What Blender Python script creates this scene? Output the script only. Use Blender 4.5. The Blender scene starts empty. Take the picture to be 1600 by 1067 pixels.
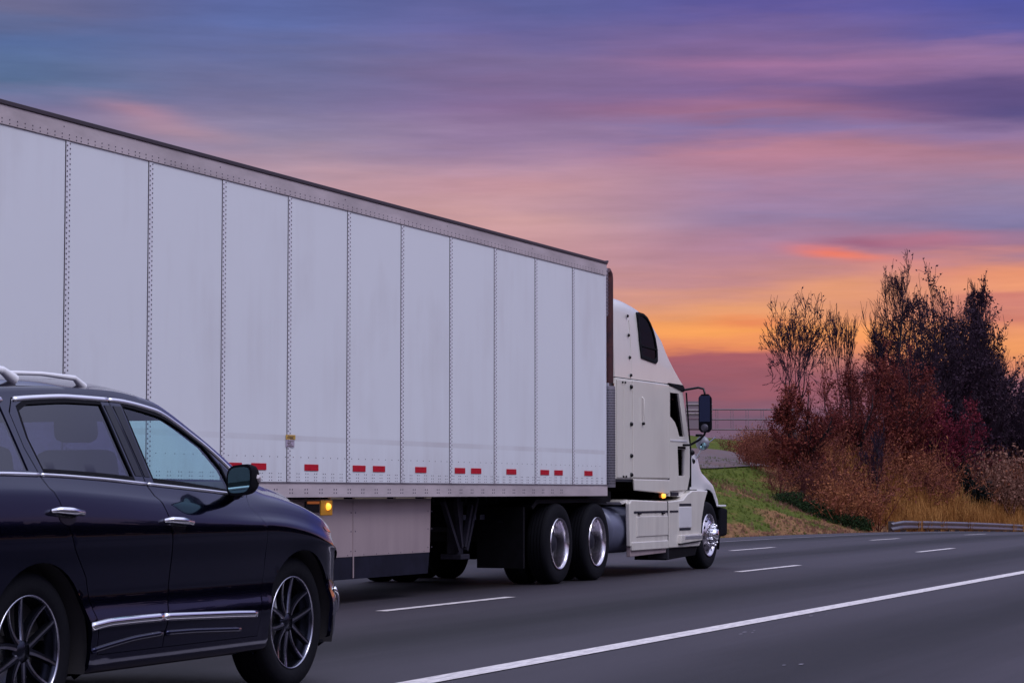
import bpy, math, random
import numpy as np
from mathutils import Vector, Matrix, noise
from mathutils.geometry import delaunay_2d_cdt
rad = math.radians
random.seed(7); RNG = np.random.default_rng(7)
SC = bpy.context.scene
COL = SC.collection

# ------------------------------------------------------------------ camera
YAW, PITCH, CAM_H, FPX = 22.165, 3.676, 1.133, 3650.0
cd = bpy.data.cameras.new("camera"); cam = bpy.data.objects.new("camera", cd); COL.objects.link(cam)
cam.location = (0, 0, CAM_H)
fw = Vector((math.cos(rad(YAW)) * math.cos(rad(PITCH)), math.sin(rad(YAW)) * math.cos(rad(PITCH)), math.sin(rad(PITCH))))
cam.rotation_euler = fw.to_track_quat('-Z', 'Y').to_euler()
cd.sensor_width = 36; cd.lens = FPX / 1600 * 36; cd.clip_start = 0.1; cd.clip_end = 5000
SC.camera = cam

# ------------------------------------------------------------------ colours
def lin(c):
    c /= 255.0
    return c / 12.92 if c <= 0.04045 else ((c + 0.055) / 1.055) ** 2.4
def rgb(r, g, b): return (lin(r), lin(g), lin(b), 1)

# ------------------------------------------------------------------ world
SUN_EL, SUN_AZ = 52, -108      # where the soft light comes from: behind the camera and to the right
world = bpy.data.worlds.new("World"); SC.world = world; world.use_nodes = True
nt = world.node_tree; nt.nodes.clear()
def N(t, **k):
    n = nt.nodes.new(t)
    for a, b in k.items(): setattr(n, a, b)
    return n
def plug(sock, v):
    if hasattr(v, 'is_output') or hasattr(v, 'links'): nt.links.new(v, sock)
    else: sock.default_value = v
def M(op, a, b=0.0, c=0.0):
    n = N('ShaderNodeMath', operation=op); plug(n.inputs[0], a); plug(n.inputs[1], b)
    if op in ('MULTIPLY_ADD',): plug(n.inputs[2], c)
    return n.outputs[0]
def SS(x, a, b):
    n = N('ShaderNodeMapRange', interpolation_type='SMOOTHSTEP'); plug(n.inputs[0], x)
    n.inputs[1].default_value = a; n.inputs[2].default_value = b; return n.outputs[0]
def MIXC(f, a, b, mode='MIX'):
    n = N('ShaderNodeMix', data_type='RGBA', blend_type=mode); plug(n.inputs[0], f); plug(n.inputs[6], a); plug(n.inputs[7], b)
    return n.outputs[2]
tc = N('ShaderNodeTexCoord'); sep = N('ShaderNodeSeparateXYZ'); nt.links.new(tc.outputs['Generated'], sep.inputs[0])
el = M('ARCSINE', sep.outputs[2])
# bearing measured anticlockwise from the middle of the picture
rot = N('ShaderNodeVectorRotate', rotation_type='Z_AXIS'); nt.links.new(tc.outputs['Generated'], rot.inputs['Vector'])
rot.inputs['Angle'].default_value = -rad(YAW)
s2 = N('ShaderNodeSeparateXYZ'); nt.links.new(rot.outputs[0], s2.inputs[0])
az = M('MULTIPLY', M('ARCTAN2', s2.outputs[1], s2.outputs[0]), -1.0)     # positive to the right
px = M('MULTIPLY_ADD', az, 3650.0 / 1600 , 0.5)                           # 0..1 across the view
# streaky warp
comb = N('ShaderNodeCombineXYZ'); plug(comb.inputs[0], M('MULTIPLY', az, 7.0)); plug(comb.inputs[1], M('MULTIPLY', el, 60.0)); plug(comb.inputs[2], 0.0)
def streak(scale, detail, off, rough=.55):
    v = N('ShaderNodeVectorMath', operation='ADD'); nt.links.new(comb.outputs[0], v.inputs[0]); v.inputs[1].default_value = (off, off * 1.7, off)
    n = N('ShaderNodeTexNoise'); nt.links.new(v.outputs[0], n.inputs['Vector']); n.inputs['Scale'].default_value = scale
    n.inputs['Detail'].default_value = detail; n.inputs['Roughness'].default_value = rough; return n.outputs['Fac']
w1 = M('SUBTRACT', streak(.9, 3, 3.1), .5); w2 = M('SUBTRACT', streak(3.0, 4, 9.4), .5)
tiltk = M('MULTIPLY', az, 0.02)
elw = M('ADD', M('ADD', el, M('MULTIPLY', w1, .022)), M('ADD', M('MULTIPLY', w2, .011), tiltk))
pos = M('MULTIPLY', elw, 4.0)
def ramp(stops):
    r = N('ShaderNodeValToRGB'); e = r.color_ramp.elements
    pts = sorted([((768 - y) / 3650.0 * 4.0, c) for y, c in stops])
    pts = [(max(0.0, min(1.0, p)), c) for p, c in pts]
    e[0].position = pts[0][0]; e[0].color = rgb(*pts[0][1]); e[1].position = pts[-1][0]; e[1].color = rgb(*pts[-1][1])
    for p, c in pts[1:-1]:
        q = e.new(p); q.color = rgb(*c)
    plug(r.inputs[0], pos); return r.outputs[0]
cols = [
 (0.0, [(0,(100,100,142)),(40,(105,105,145)),(95,(80,105,158)),(150,(85,110,152)),(200,(125,118,160)),(300,(165,140,165)),(400,(195,150,160)),(500,(215,145,125)),(560,(175,100,105)),(640,(128,92,115)),(768,(122,98,122))]),
 (.25, [(0,(84,98,160)),(60,(88,104,166)),(120,(104,108,156)),(180,(122,116,158)),(230,(150,136,168)),(290,(186,150,166)),(400,(204,150,152)),(500,(220,146,112)),(560,(180,96,102)),(640,(126,92,115)),(768,(122,98,122))]),
 (.50, [(0,(90,94,158)),(60,(106,98,158)),(110,(120,104,152)),(165,(134,106,152)),(215,(152,124,164)),(270,(184,142,164)),(340,(208,156,158)),(400,(198,146,152)),(460,(208,146,140)),(505,(236,150,96)),(543,(222,124,80)),(556,(160,86,100)),(600,(136,84,106)),(640,(120,90,115)),(768,(124,102,126))]),
 (.75, [(0,(88,80,156)),(40,(118,96,156)),(72,(132,100,152)),(100,(162,112,158)),(140,(128,98,152)),(178,(160,108,142)),(202,(132,112,164)),(240,(184,124,148)),(280,(176,128,158)),(330,(152,126,166)),(385,(176,126,154)),(430,(196,134,142)),(470,(232,152,100)),(510,(252,156,66)),(543,(238,132,76)),(556,(170,86,96)),(600,(150,86,102)),(640,(122,90,114)),(690,(126,106,132)),(768,(124,104,130))]),
 (1.0, [(0,(74,80,168)),(55,(84,84,160)),(96,(150,112,160)),(135,(108,86,142)),(168,(88,76,134)),(205,(146,116,162)),(245,(172,122,146)),(290,(152,130,166)),(340,(132,122,168)),(385,(160,118,148)),(415,(228,134,112)),(440,(242,152,108)),(478,(206,118,112)),(520,(246,152,78)),(560,(222,130,90)),(600,(160,104,122)),(660,(130,104,132)),(768,(124,104,130))]),
]
cur = ramp(cols[0][1])
for k in range(1, 5):
    cur = MIXC(SS(px, cols[k-1][0], cols[k][0]), cur, ramp(cols[k][1]))
def blob(cur, x, y, sx, sy, tilt, col, amt):
    dx = M('SUBTRACT', px, x / 1600.0); dy = M('SUBTRACT', M('ADD', el, M('MULTIPLY', w2, .006)), (768 - y) / 3650.0)
    dy = M('ADD', dy, M('MULTIPLY', dx, tilt))
    q = M('ADD', M('POWER', M('MULTIPLY', M('ABSOLUTE', dx), 1600.0 / sx), 2.0), M('POWER', M('MULTIPLY', M('ABSOLUTE', dy), 3650.0 / sy), 2.0))
    g = M('MULTIPLY', M('EXPONENT', M('MULTIPLY', q, -1.0)), amt)
    return MIXC(g, cur, rgb(*col))
for b in [(1300,400,60,9,.06,(255,108,66),.75),(1340,406,70,6,.03,(245,120,90),.5),(1345,384,62,9,.02,(146,84,122),.7),(1440,382,110,10,0,(196,108,130),.55),
          (1170,506,70,9,0,(232,104,56),.6),(1060,520,150,14,0,(255,160,56),.6),(220,185,70,16,.08,(196,142,160),.55),(280,212,90,12,.04,(200,150,160),.4),
          (1300,452,120,26,0,(250,160,82),.55),(1570,436,95,24,0,(244,150,98),.7),(1580,522,60,22,0,(248,154,84),.6),(1560,470,80,7,0,(198,106,100),.6),(1560,505,90,7,0,(206,110,100),.5),(1500,92,130,16,0,(160,118,162),.5),(1080,172,200,12,0,(158,104,138),.45),
          (1500,160,220,14,0,(84,70,128),.5),(1250,240,200,10,0,(186,124,142),.3),(800,290,160,18,0,(212,148,156),.35),(1290,560,60,20,0,(222,150,120),.35)]:
    cur = blob(cur, *b)
# fine streaks of brightness
fs = M('SUBTRACT', streak(2.2, 5, 21.0, .6), .5)
cur = MIXC(1.0, cur, N('ShaderNodeCombineColor').outputs[0], 'MULTIPLY') if False else cur
hs_ = N('ShaderNodeHueSaturation'); hs_.inputs['Saturation'].default_value = .93; nt.links.new(cur, hs_.inputs['Color']); cur = hs_.outputs[0]
vm = N('ShaderNodeVectorMath', operation='SCALE'); nt.links.new(cur, vm.inputs[0]); plug(vm.inputs['Scale'], M('MULTIPLY_ADD', fs, .42, .965))
cur = vm.outputs[0]
SKY_HIGH = (.76, .80, 1.12, 1); SKY_AROUND = (.43, .42, .62, 1)
hor = MIXC(SS(el, 0.0, .5), rgb(176, 156, 186), SKY_AROUND)
cur = MIXC(SS(M('ABSOLUTE', az), .33, 1.5), cur, hor)
cur = MIXC(SS(el, .22, .62), cur, SKY_HIGH)
bg = N('ShaderNodeBackground'); plug(bg.inputs[0], cur); bg.inputs[1].default_value = 1.0
sky = N('ShaderNodeTexSky', sky_type='NISHITA'); sky.sun_disc = False; sky.sun_elevation = rad(SUN_EL); sky.sun_rotation = rad(90 - SUN_AZ)
bg2 = N('ShaderNodeBackground'); nt.links.new(sky.outputs[0], bg2.inputs[0]); bg2.inputs[1].default_value = 0.0
add = N('ShaderNodeAddShader'); nt.links.new(bg.outputs[0], add.inputs[0]); nt.links.new(bg2.outputs[0], add.inputs[1])
out = N('ShaderNodeOutputWorld'); nt.links.new(add.outputs[0], out.inputs[0])

sl = bpy.data.lights.new("sun", 'SUN'); sl.energy = 0.95; sl.angle = rad(26); sl.color = (1.0, .96, 1.0)
so = bpy.data.objects.new("sun", sl); COL.objects.link(so)
sd = Vector((math.cos(rad(SUN_AZ)) * math.cos(rad(SUN_EL)), math.sin(rad(SUN_AZ)) * math.cos(rad(SUN_EL)), math.sin(rad(SUN_EL))))
so.rotation_euler = (-sd).to_track_quat('-Z', 'Y').to_euler()
vs = SC.view_settings; vs.view_transform = 'Standard'; vs.look = 'None'; vs.exposure = 0; vs.gamma = 1; vs.use_curve_mapping = False
SC.render.engine = 'CYCLES'
SC.cycles.max_bounces = 8; SC.cycles.transparent_max_bounces = 24

# ------------------------------------------------------------------ materials
def mat(name, col, rough=.5, metal=0, coat=0, spec=.5, noise_amt=0, noise_scale=8, col2=None, bump=0, bump_scale=60, stretch=(1, 1, 1), emit=None, estr=0, coat_rough=.03):
    m = bpy.data.materials.new(name); m.use_nodes = True; t = m.node_tree; b = t.nodes['Principled BSDF']
    b.inputs['Base Color'].default_value = (*col[:3], 1); b.inputs['Roughness'].default_value = rough; b.inputs['Metallic'].default_value = metal
    b.inputs['Coat Weight'].default_value = coat; b.inputs['Coat Roughness'].default_value = coat_rough; b.inputs['Specular IOR Level'].default_value = spec
    if emit: b.inputs['Emission Color'].default_value = (*emit, 1); b.inputs['Emission Strength'].default_value = estr
    c = t.nodes.new('ShaderNodeTexCoord'); mp = t.nodes.new('ShaderNodeMapping'); mp.inputs['Scale'].default_value = stretch
    t.links.new(c.outputs['Object'], mp.inputs[0])
    if noise_amt or col2:
        n = t.nodes.new('ShaderNodeTexNoise'); n.inputs['Scale'].default_value = noise_scale; n.inputs['Detail'].default_value = 6; n.inputs['Roughness'].default_value = .65
        t.links.new(mp.outputs[0], n.inputs[0])
        r = t.nodes.new('ShaderNodeValToRGB'); c2 = col2 or tuple(x * (1 - noise_amt) for x in col[:3])
        r.color_ramp.elements[0].position = .35; r.color_ramp.elements[1].position = .65
        r.color_ramp.elements[0].color = (*c2[:3], 1); r.color_ramp.elements[1].color = (*col[:3], 1)
        t.links.new(n.outputs['Fac'], r.inputs[0]); t.links.new(r.outputs[0], b.inputs['Base Color'])
    if bump:
        n = t.nodes.new('ShaderNodeTexNoise'); n.inputs['Scale'].default_value = bump_scale; n.inputs['Detail'].default_value = 4
        t.links.new(mp.outputs[0], n.inputs[0])
        bp = t.nodes.new('ShaderNodeBump'); bp.inputs['Strength'].default_value = bump; bp.inputs['Distance'].default_value = .01
        t.links.new(n.outputs['Fac'], bp.inputs['Height']); t.links.new(bp.outputs[0], b.inputs['Normal'])
    return m

def dirty_white(name, col, dirt, zlo, zhi, amt=.5, streaks=True, rough=.45, coat=.0, rub=None):
    """white sheet metal or paint; road grime settles toward the bottom edge, rain streaks run down"""
    m = bpy.data.materials.new(name); m.use_nodes = True; t = m.node_tree; b = t.nodes['Principled BSDF']
    L = t.links.new
    def nn(x): return t.nodes.new(x)
    geo = nn('ShaderNodeNewGeometry'); sp = nn('ShaderNodeSeparateXYZ'); L(geo.outputs['Position'], sp.inputs[0])
    mr = nn('ShaderNodeMapRange'); mr.inputs[1].default_value = zhi; mr.inputs[2].default_value = zlo; mr.interpolation_type = 'SMOOTHSTEP'; L(sp.outputs[2], mr.inputs[0])
    mp = nn('ShaderNodeMapping'); mp.inputs['Scale'].default_value = (3.0, 3.0, .35 if streaks else 3.0); L(geo.outputs['Position'], mp.inputs[0])
    n1 = nn('ShaderNodeTexNoise'); n1.inputs['Scale'].default_value = 2.2; n1.inputs['Detail'].default_value = 7; n1.inputs['Roughness'].default_value = .6; L(mp.outputs[0], n1.inputs[0])
    n2 = nn('ShaderNodeTexNoise'); n2.inputs['Scale'].default_value = .9; n2.inputs['Detail'].default_value = 3; L(geo.outputs['Position'], n2.inputs[0])
    def ma(op, a, bb=0., c=0.):
        q = nn('ShaderNodeMath'); q.operation = op
        for i, v in enumerate((a, bb, c)):
            if hasattr(v, 'links'): L(v, q.inputs[i])
            else: q.inputs[i].default_value = v
        return q.outputs[0]
    f = ma('MULTIPLY', mr.outputs[0], ma('MULTIPLY_ADD', n1.outputs['Fac'], 1.6, -.25)); f = ma('MULTIPLY', f, amt)
    g = ma('MULTIPLY', ma('SUBTRACT', n1.outputs['Fac'], .5), .30); g2 = ma('MULTIPLY', ma('SUBTRACT', n2.outputs['Fac'], .5), .35)
    tot = ma('ADD', f, ma('ADD', g, g2))
    n6 = nn('ShaderNodeTexNoise'); n6.inputs['Scale'].default_value = .75; n6.inputs['Detail'].default_value = 5; n6.inputs['Roughness'].default_value = .5
    mp6 = nn('ShaderNodeMapping'); mp6.inputs['Scale'].default_value = (1.2, 1, .8); mp6.inputs['Location'].default_value = (4, 2, 9); L(geo.outputs['Position'], mp6.inputs[0]); L(mp6.outputs[0], n6.inputs[0])
    sm_ = nn('ShaderNodeMapRange'); sm_.inputs[1].default_value = .56; sm_.inputs[2].default_value = .72; L(n6.outputs['Fac'], sm_.inputs[0])
    tot = ma('ADD', tot, ma('MULTIPLY', sm_.outputs[0], .15))
    if rub:
        z0, z1 = rub
        a = nn('ShaderNodeMapRange'); a.inputs[1].default_value = z0 - .006; a.inputs[2].default_value = z0 + .006; L(sp.outputs[2], a.inputs[0])
        c = nn('ShaderNodeMapRange'); c.inputs[1].default_value = z1 + .006; c.inputs[2].default_value = z1 - .006; L(sp.outputs[2], c.inputs[0])
        n3 = nn('ShaderNodeTexNoise'); n3.inputs['Scale'].default_value = .8; n3.inputs['Detail'].default_value = 4; L(geo.outputs['Position'], n3.inputs[0])
        rr = nn('ShaderNodeMapRange'); rr.inputs[1].default_value = .38; rr.inputs[2].default_value = .6; L(n3.outputs['Fac'], rr.inputs[0])
        tot = ma('ADD', tot, ma('MULTIPLY', ma('MULTIPLY', a.outputs[0], c.outputs[0]), ma('MULTIPLY_ADD', rr.outputs[0], .2, .14)))
    cl = nn('ShaderNodeClamp'); L(tot, cl.inputs[0])
    mx = nn('ShaderNodeMix'); mx.data_type = 'RGBA'; L(cl.outputs[0], mx.inputs[0]); mx.inputs[6].default_value = (*col, 1); mx.inputs[7].default_value = (*dirt, 1)
    L(mx.outputs[2], b.inputs['Base Color']); b.inputs['Roughness'].default_value = rough; b.inputs['Coat Weight'].default_value = coat
    n4 = nn('ShaderNodeTexNoise'); n4.inputs['Scale'].default_value = 1.3; n4.inputs['Detail'].default_value = 2; L(geo.outputs['Position'], n4.inputs[0])
    bp = nn('ShaderNodeBump'); bp.inputs['Strength'].default_value = .25; bp.inputs['Distance'].default_value = .02; L(n4.outputs['Fac'], bp.inputs['Height']); L(bp.outputs[0], b.inputs['Normal'])
    return m

def glass(name, tint, rough=.0, refl=.5):
    m = bpy.data.materials.new(name); m.use_nodes = True; t = m.node_tree; t.nodes.clear()
    o = t.nodes.new('ShaderNodeOutputMaterial'); tr = t.nodes.new('ShaderNodeBsdfTransparent'); tr.inputs[0].default_value = (*tint, 1)
    gl = t.nodes.new('ShaderNodeBsdfGlossy'); gl.inputs['Roughness'].default_value = rough; gl.inputs[0].default_value = (.9, .9, 1, 1)
    lw = t.nodes.new('ShaderNodeLayerWeight'); lw.inputs[0].default_value = .5
    pw = t.nodes.new('ShaderNodeMath'); pw.operation = 'POWER'; pw.inputs[1].default_value = 4.0; t.links.new(lw.outputs['Facing'], pw.inputs[0])
    fr = t.nodes.new('ShaderNodeMath'); fr.operation = 'MULTIPLY_ADD'; fr.inputs[1].default_value = .9; fr.inputs[2].default_value = .06; t.links.new(pw.outputs[0], fr.inputs[0])
    ml = t.nodes.new('ShaderNodeMath'); ml.operation = 'MULTIPLY'; ml.use_clamp = True; ml.inputs[1].default_value = refl
    mx = t.nodes.new('ShaderNodeMixShader'); t.links.new(fr.outputs[0], ml.inputs[0]); t.links.new(ml.outputs[0], mx.inputs[0])
    t.links.new(tr.outputs[0], mx.inputs[1]); t.links.new(gl.outputs[0], mx.inputs[2]); t.links.new(mx.outputs[0], o.inputs[0]); return m

MT = {}
MT['panel'] = dirty_white('trailer_white', (.83, .86, .92), (.48, .43, .45), 1.15, 1.75, .32, rub=(1.615, 1.668))
MT['strip'] = dirty_white('strip_white', (.80, .80, .88), (.42, .37, .39), 1.15, 1.9, .5)
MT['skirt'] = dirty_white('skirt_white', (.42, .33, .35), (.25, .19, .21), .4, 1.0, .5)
MT['alu'] = mat('dull_aluminium', (.66, .57, .60), .5, .1, noise_amt=.3, noise_scale=3, stretch=(.3, 1, 1))
MT['darkalu'] = mat('dark_trim', (.12, .10, .125), .5)
MT['gear0'] = mat('roof_edge_dark', (.05, .038, .05), .5)
MT['rivet'] = mat('grimy_rivet', (.10, .085, .12), .6)
MT['seam'] = mat('seam_shadow_gap', (.03, .03, .045), .8)
MT['red'] = mat('red_reflective_tape', (.62, .008, .03), .35, noise_amt=.25, noise_scale=30)
MT['whitetape'] = mat('white_reflective_tape', (.42, .42, .46), .35)
MT['rubber'] = mat('rubber', (.006, .006, .010), .8, spec=.15, bump=.3, bump_scale=40)
MT['black'] = mat('black_chassis', (.006, .0055, .009), .7, spec=.12, noise_amt=.5)
MT['blackplastic'] = mat('black_plastic', (.006, .006, .010), .8, spec=.1)
MT['skirtrubber'] = mat('skirt_rubber', (.014, .014, .030), .7, spec=.15, noise_amt=.4, noise_scale=4)
MT['cab'] = dirty_white('cab_cream_paint', (.80, .76, .70), (.34, .29, .29), .3, 1.5, .35, streaks=True, rough=.32, coat=.4)
MT['cabfair'] = dirty_white('roof_fairing_paint', (.82, .785, .74), (.34, .29, .29), .3, 1.5, .3, streaks=True, rough=.32, coat=.4)
MT['fender'] = dirty_white('fender_paint', (.72, .71, .74), (.4, .36, .36), .2, .9, .4, streaks=False, rough=.42, coat=.12)
MT['chromewheel'] = mat('polished_wheel', (.80, .76, .82), .22, 1, noise_amt=.25, noise_scale=12)
MT['disc'] = mat('grimy_wheel_disc', (.13, .12, .16), .5, .5, noise_amt=.5)
MT['chrome'] = mat('chrome', (.93, .93, .97), .14, 1)
MT['satin'] = mat('satin_metal', (.93, .93, .98), .3, .85)
MT['rail_silver'] = mat('silver_rail_paint', (.93, .93, .97), .3, .0)
MT['exh'] = mat('rusty_exhaust_pipe', (.13, .045, .045), .5, .4, col2=(.06, .03, .04), noise_scale=9)
MT['perf'] = mat('perforated_shield', (.34, .32, .37), .4, .6)
MT['tank'] = mat('painted_tank', (.15, .16, .24), .35, .2)
MT['glassdark'] = glass('dark_glass', (.10, .09, .13), refl=1.3)
MT['glassrear'] = glass('privacy_glass', (.075, .065, .15), refl=1.0)
MT['glassfront'] = glass('green_tinted_glass', (.62, .92, .92), refl=.7)
MT['glassclear'] = glass('windscreen_glass', (.80, .92, .92), refl=.3)
MT['cabglass'] = glass('cab_glass', (.05, .05, .08), refl=.16)
MT['amber'] = mat('amber_lamp_lit', (.9, .4, .03), .3, emit=(1.0, .42, .03), estr=2.6)
MT['amberhot'] = mat('amber_lamp_core', (.9, .6, .1), .3, emit=(1.0, .36, .03), estr=2.0)
MT['amberplate'] = mat('amber_plate', (.55, .25, .02), .4)
MT['orange'] = mat('orange_print', (.5, .13, .02), .4)
MT['yellow'] = mat('yellow_sticker', (.62, .38, .08), .5)
MT['ink'] = mat('sticker_ink', (.10, .06, .05), .6)
MT['paper'] = mat('sticker_paper', (.45, .38, .50), .6)
MT['cream'] = mat('cream_clip', (.42, .36, .24), .5)
MT['paint'] = mat('black_car_paint', (.008, .0095, .040), .14, .9, coat=.85, coat_rough=.01)
MT['paint'].node_tree.nodes['Principled BSDF'].inputs['Coat IOR'].default_value = 1.33
MT['interior'] = mat('dark_interior', (.02, .018, .022), .8)
MT['seat'] = mat('seat_leather', (.035, .03, .035), .6)
MT['trimblack'] = mat('gloss_black_trim', (.005, .005, .009), .2, spec=.3)
MT['rimdark'] = mat('dark_alloy', (.035, .038, .06), .25, .9)
MT['rimface'] = mat('machined_alloy', (.42, .42, .50), .25, 1)
MT['lampglass'] = mat('headlamp_lens', (.75, .68, .72), .1, 0, coat=1)
MT['redamber'] = mat('side_marker', (.5, .10, .03), .2, coat=1)
MT['mirror'] = mat('mirror_glass', (.35, .62, .64), .03, 1)
MT['signback'] = mat('sign_back_metal', (.26, .20, .24), .6, .2)
MT['galv'] = mat('galvanised_steel', (.19, .18, .23), .45, .5, noise_amt=.25, noise_scale=4)
MT['post'] = mat('weathered_post', (.10, .08, .08), .8)
MT['bark'] = mat('bark', (.040, .030, .038), .9, noise_amt=.4)
MT['barklight'] = mat('pale_bark', (.085, .07, .08), .9, noise_amt=.4)

# asphalt: tyre-polished bands along each lane, long streaks, grit
def asphalt():
    m = bpy.data.materials.new('asphalt'); m.use_nodes = True; t = m.node_tree; b = t.nodes['Principled BSDF']; L = t.links.new; nn = t.nodes.new
    geo = nn('ShaderNodeNewGeometry'); sp = nn('ShaderNodeSeparateXYZ'); L(geo.outputs['Position'], sp.inputs[0])
    def ma(op, a, bb=0., c=0.):
        q = nn('ShaderNodeMath'); q.operation = op
        for i, v in enumerate((a, bb, c)):
            if hasattr(v, 'links'): L(v, q.inputs[i])
            else: q.inputs[i].default_value = v
        return q.outputs[0]
    def noi(sc, st, det=5):
        mp = nn('ShaderNodeMapping'); mp.inputs['Scale'].default_value = st; L(geo.outputs['Position'], mp.inputs[0])
        n = nn('ShaderNodeTexNoise'); n.inputs['Scale'].default_value = sc; n.inputs['Detail'].default_value = det; n.inputs['Roughness'].default_value = .6; L(mp.outputs[0], n.inputs[0]); return n.outputs['Fac']
    # cos wave: lane spacing 3.72 m, oil drip and wheel bands darker in lane centres
    wob = ma('MULTIPLY', ma('SUBTRACT', noi(.12, (1, 1, 1), 2), .5), 1.2)
    ph = ma('MULTIPLY', ma('ADD', ma('SUBTRACT', sp.outputs[1], 7.65), wob), 2 * math.pi / 3.72)
    cs = ma('COSINE', ph); band = ma('MULTIPLY_ADD', cs, .5, .5); band = ma('POWER', band, 1.4)
    st = noi(1.0, (.05, 1.6, 1)); st2 = noi(6.0, (.12, 2.2, 1)); gr = noi(90, (1, 1, 1), 3); big = noi(.16, (.5, 1, 1), 3)
    v = ma('MULTIPLY_ADD', band, -.78, 1.02)
    v = ma('ADD', v, ma('MULTIPLY', ma('SUBTRACT', st, .5), .85)); v = ma('ADD', v, ma('MULTIPLY', ma('SUBTRACT', st2, .5), .22))
    v = ma('ADD', v, ma('MULTIPLY', ma('SUBTRACT', gr, .5), .9)); v = ma('ADD', v, ma('MULTIPLY', ma('SUBTRACT', big, .5), .3))
    r = nn('ShaderNodeValToRGB'); e = r.color_ramp.elements; e[0].position = .2; e[0].color = (.007, .0055, .009, 1); e[1].position = 1.15 if False else 1.0; e[1].color = (.046, .039, .052, 1)
    L(v, r.inputs[0]); L(r.outputs[0], b.inputs['Base Color']); b.inputs['Roughness'].default_value = .7; b.inputs['Specular IOR Level'].default_value = .28
    bp = nn('ShaderNodeBump'); bp.inputs['Strength'].default_value = .5; bp.inputs['Distance'].default_value = .006
    L(gr, bp.inputs['Height']); L(bp.outputs[0], b.inputs['Normal']); return m
MT['asphalt'] = asphalt()
MT['line'] = mat('worn_road_paint', (.88, .82, .80), .6, col2=(.50, .46, .47), noise_scale=9, stretch=(.6, 3, 1))
MT['linefaint'] = mat('faded_road_paint', (.34, .32, .37), .6, col2=(.14, .13, .16), noise_scale=5, stretch=(.4, 3, 1))
MT['ramp'] = mat('ramp_gravel_asphalt', (.12, .085, .098), .8, col2=(.12, .065, .06), noise_scale=.5)

def ground_mat():
    m = bpy.data.materials.new('roadside_ground'); m.use_nodes = True; t = m.node_tree; b = t.nodes['Principled BSDF']; L = t.links.new; nn = t.nodes.new
    geo = nn('ShaderNodeNewGeometry')
    def noi(sc, det=5, st=(1, 1, 1)):
        mp = nn('ShaderNodeMapping'); mp.inputs['Scale'].default_value = st; L(geo.outputs['Position'], mp.inputs[0])
        n = nn('ShaderNodeTexNoise'); n.inputs['Scale'].default_value = sc; n.inputs['Detail'].default_value = det; n.inputs['Roughness'].default_value = .65; L(mp.outputs[0], n.inputs[0]); return n.outputs['Fac']
    def rp(f, a, ca, bb, cb):
        r = nn('ShaderNodeValToRGB'); e = r.color_ramp.elements; e[0].position = a; e[0].color = (*ca, 1); e[1].position = bb; e[1].color = (*cb, 1); L(f, r.inputs[0]); return r.outputs[0]
    green = rp(noi(3.5), .3, (.055, .078, .012), .7, (.125, .145, .022))
    tan = rp(noi(4), .3, (.15, .075, .035), .7, (.33, .175, .08))
    at = nn('ShaderNodeAttribute'); at.attribute_name = 'dry'
    q = nn('ShaderNodeMath'); q.operation = 'ADD'; L(at.outputs['Fac'], q.inputs[0])
    q2 = nn('ShaderNodeMath'); q2.operation = 'MULTIPLY_ADD'; L(noi(.55, 5, (.6, 1.2, 1)), q2.inputs[0]); q2.inputs[1].default_value = 2.2; q2.inputs[2].default_value = -1.1; L(q2.outputs[0], q.inputs[1])
    q3 = nn('ShaderNodeMapRange'); q3.inputs[1].default_value = .4; q3.inputs[2].default_value = .62; L(q.outputs[0], q3.inputs[0])
    mx = nn('ShaderNodeMix'); mx.data_type = 'RGBA'; L(q3.outputs[0], mx.inputs[0]); L(green, mx.inputs[6]); L(tan, mx.inputs[7])
    L(mx.outputs[2], b.inputs['Base Color']); b.inputs['Roughness'].default_value = .95; b.inputs['Specular IOR Level'].default_value = .1
    bp = nn('ShaderNodeBump'); bp.inputs['Strength'].default_value = .8; bp.inputs['Distance'].default_value = .15; L(noi(5), bp.inputs['Height']); L(bp.outputs[0], b.inputs['Normal'])
    return m
MT['ground'] = ground_mat()

def tinted(name, cols, rough=.9, trans=0):
    """foliage: colour picked from the per-plant random value stored on the mesh"""
    m = bpy.data.materials.new(name); m.use_nodes = True; t = m.node_tree; b = t.nodes['Principled BSDF']
    at = t.nodes.new('ShaderNodeAttribute'); at.attribute_name = 'tint'; r = t.nodes.new('ShaderNodeValToRGB'); e = r.color_ramp.elements
    e[0].position = 0; e[0].color = (*cols[0], 1); e[1].position = 1; e[1].color = (*cols[-1], 1)
    for i, c in enumerate(cols[1:-1]): q = e.new((i + 1) / (len(cols) - 1)); q.color = (*c, 1)
    t.links.new(at.outputs['Fac'], r.inputs[0]); t.links.new(r.outputs[0], b.inputs['Base Color']); b.inputs['Roughness'].default_value = rough; b.inputs['Specular IOR Level'].default_value = .15
    return m

# ------------------------------------------------------------------ object helpers
ROOT = Vector((0, 0, 0))
def link(o, parent=None):
    COL.objects.link(o)
    if parent is not None: o.parent = parent
    return o
def thing(name, label, cat, loc=(0, 0, 0), group=None):
    global ROOT
    o = bpy.data.objects.new(name, None); o.empty_display_size = .3; COL.objects.link(o); o.location = loc
    o['label'] = label; o['category'] = cat
    if group: o['group'] = group
    ROOT = Vector(loc); return o
def tag(o, label, cat, group=None, kind=None):
    o['label'] = label; o['category'] = cat
    if group: o['group'] = group
    if kind: o['kind'] = kind
    return o

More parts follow.
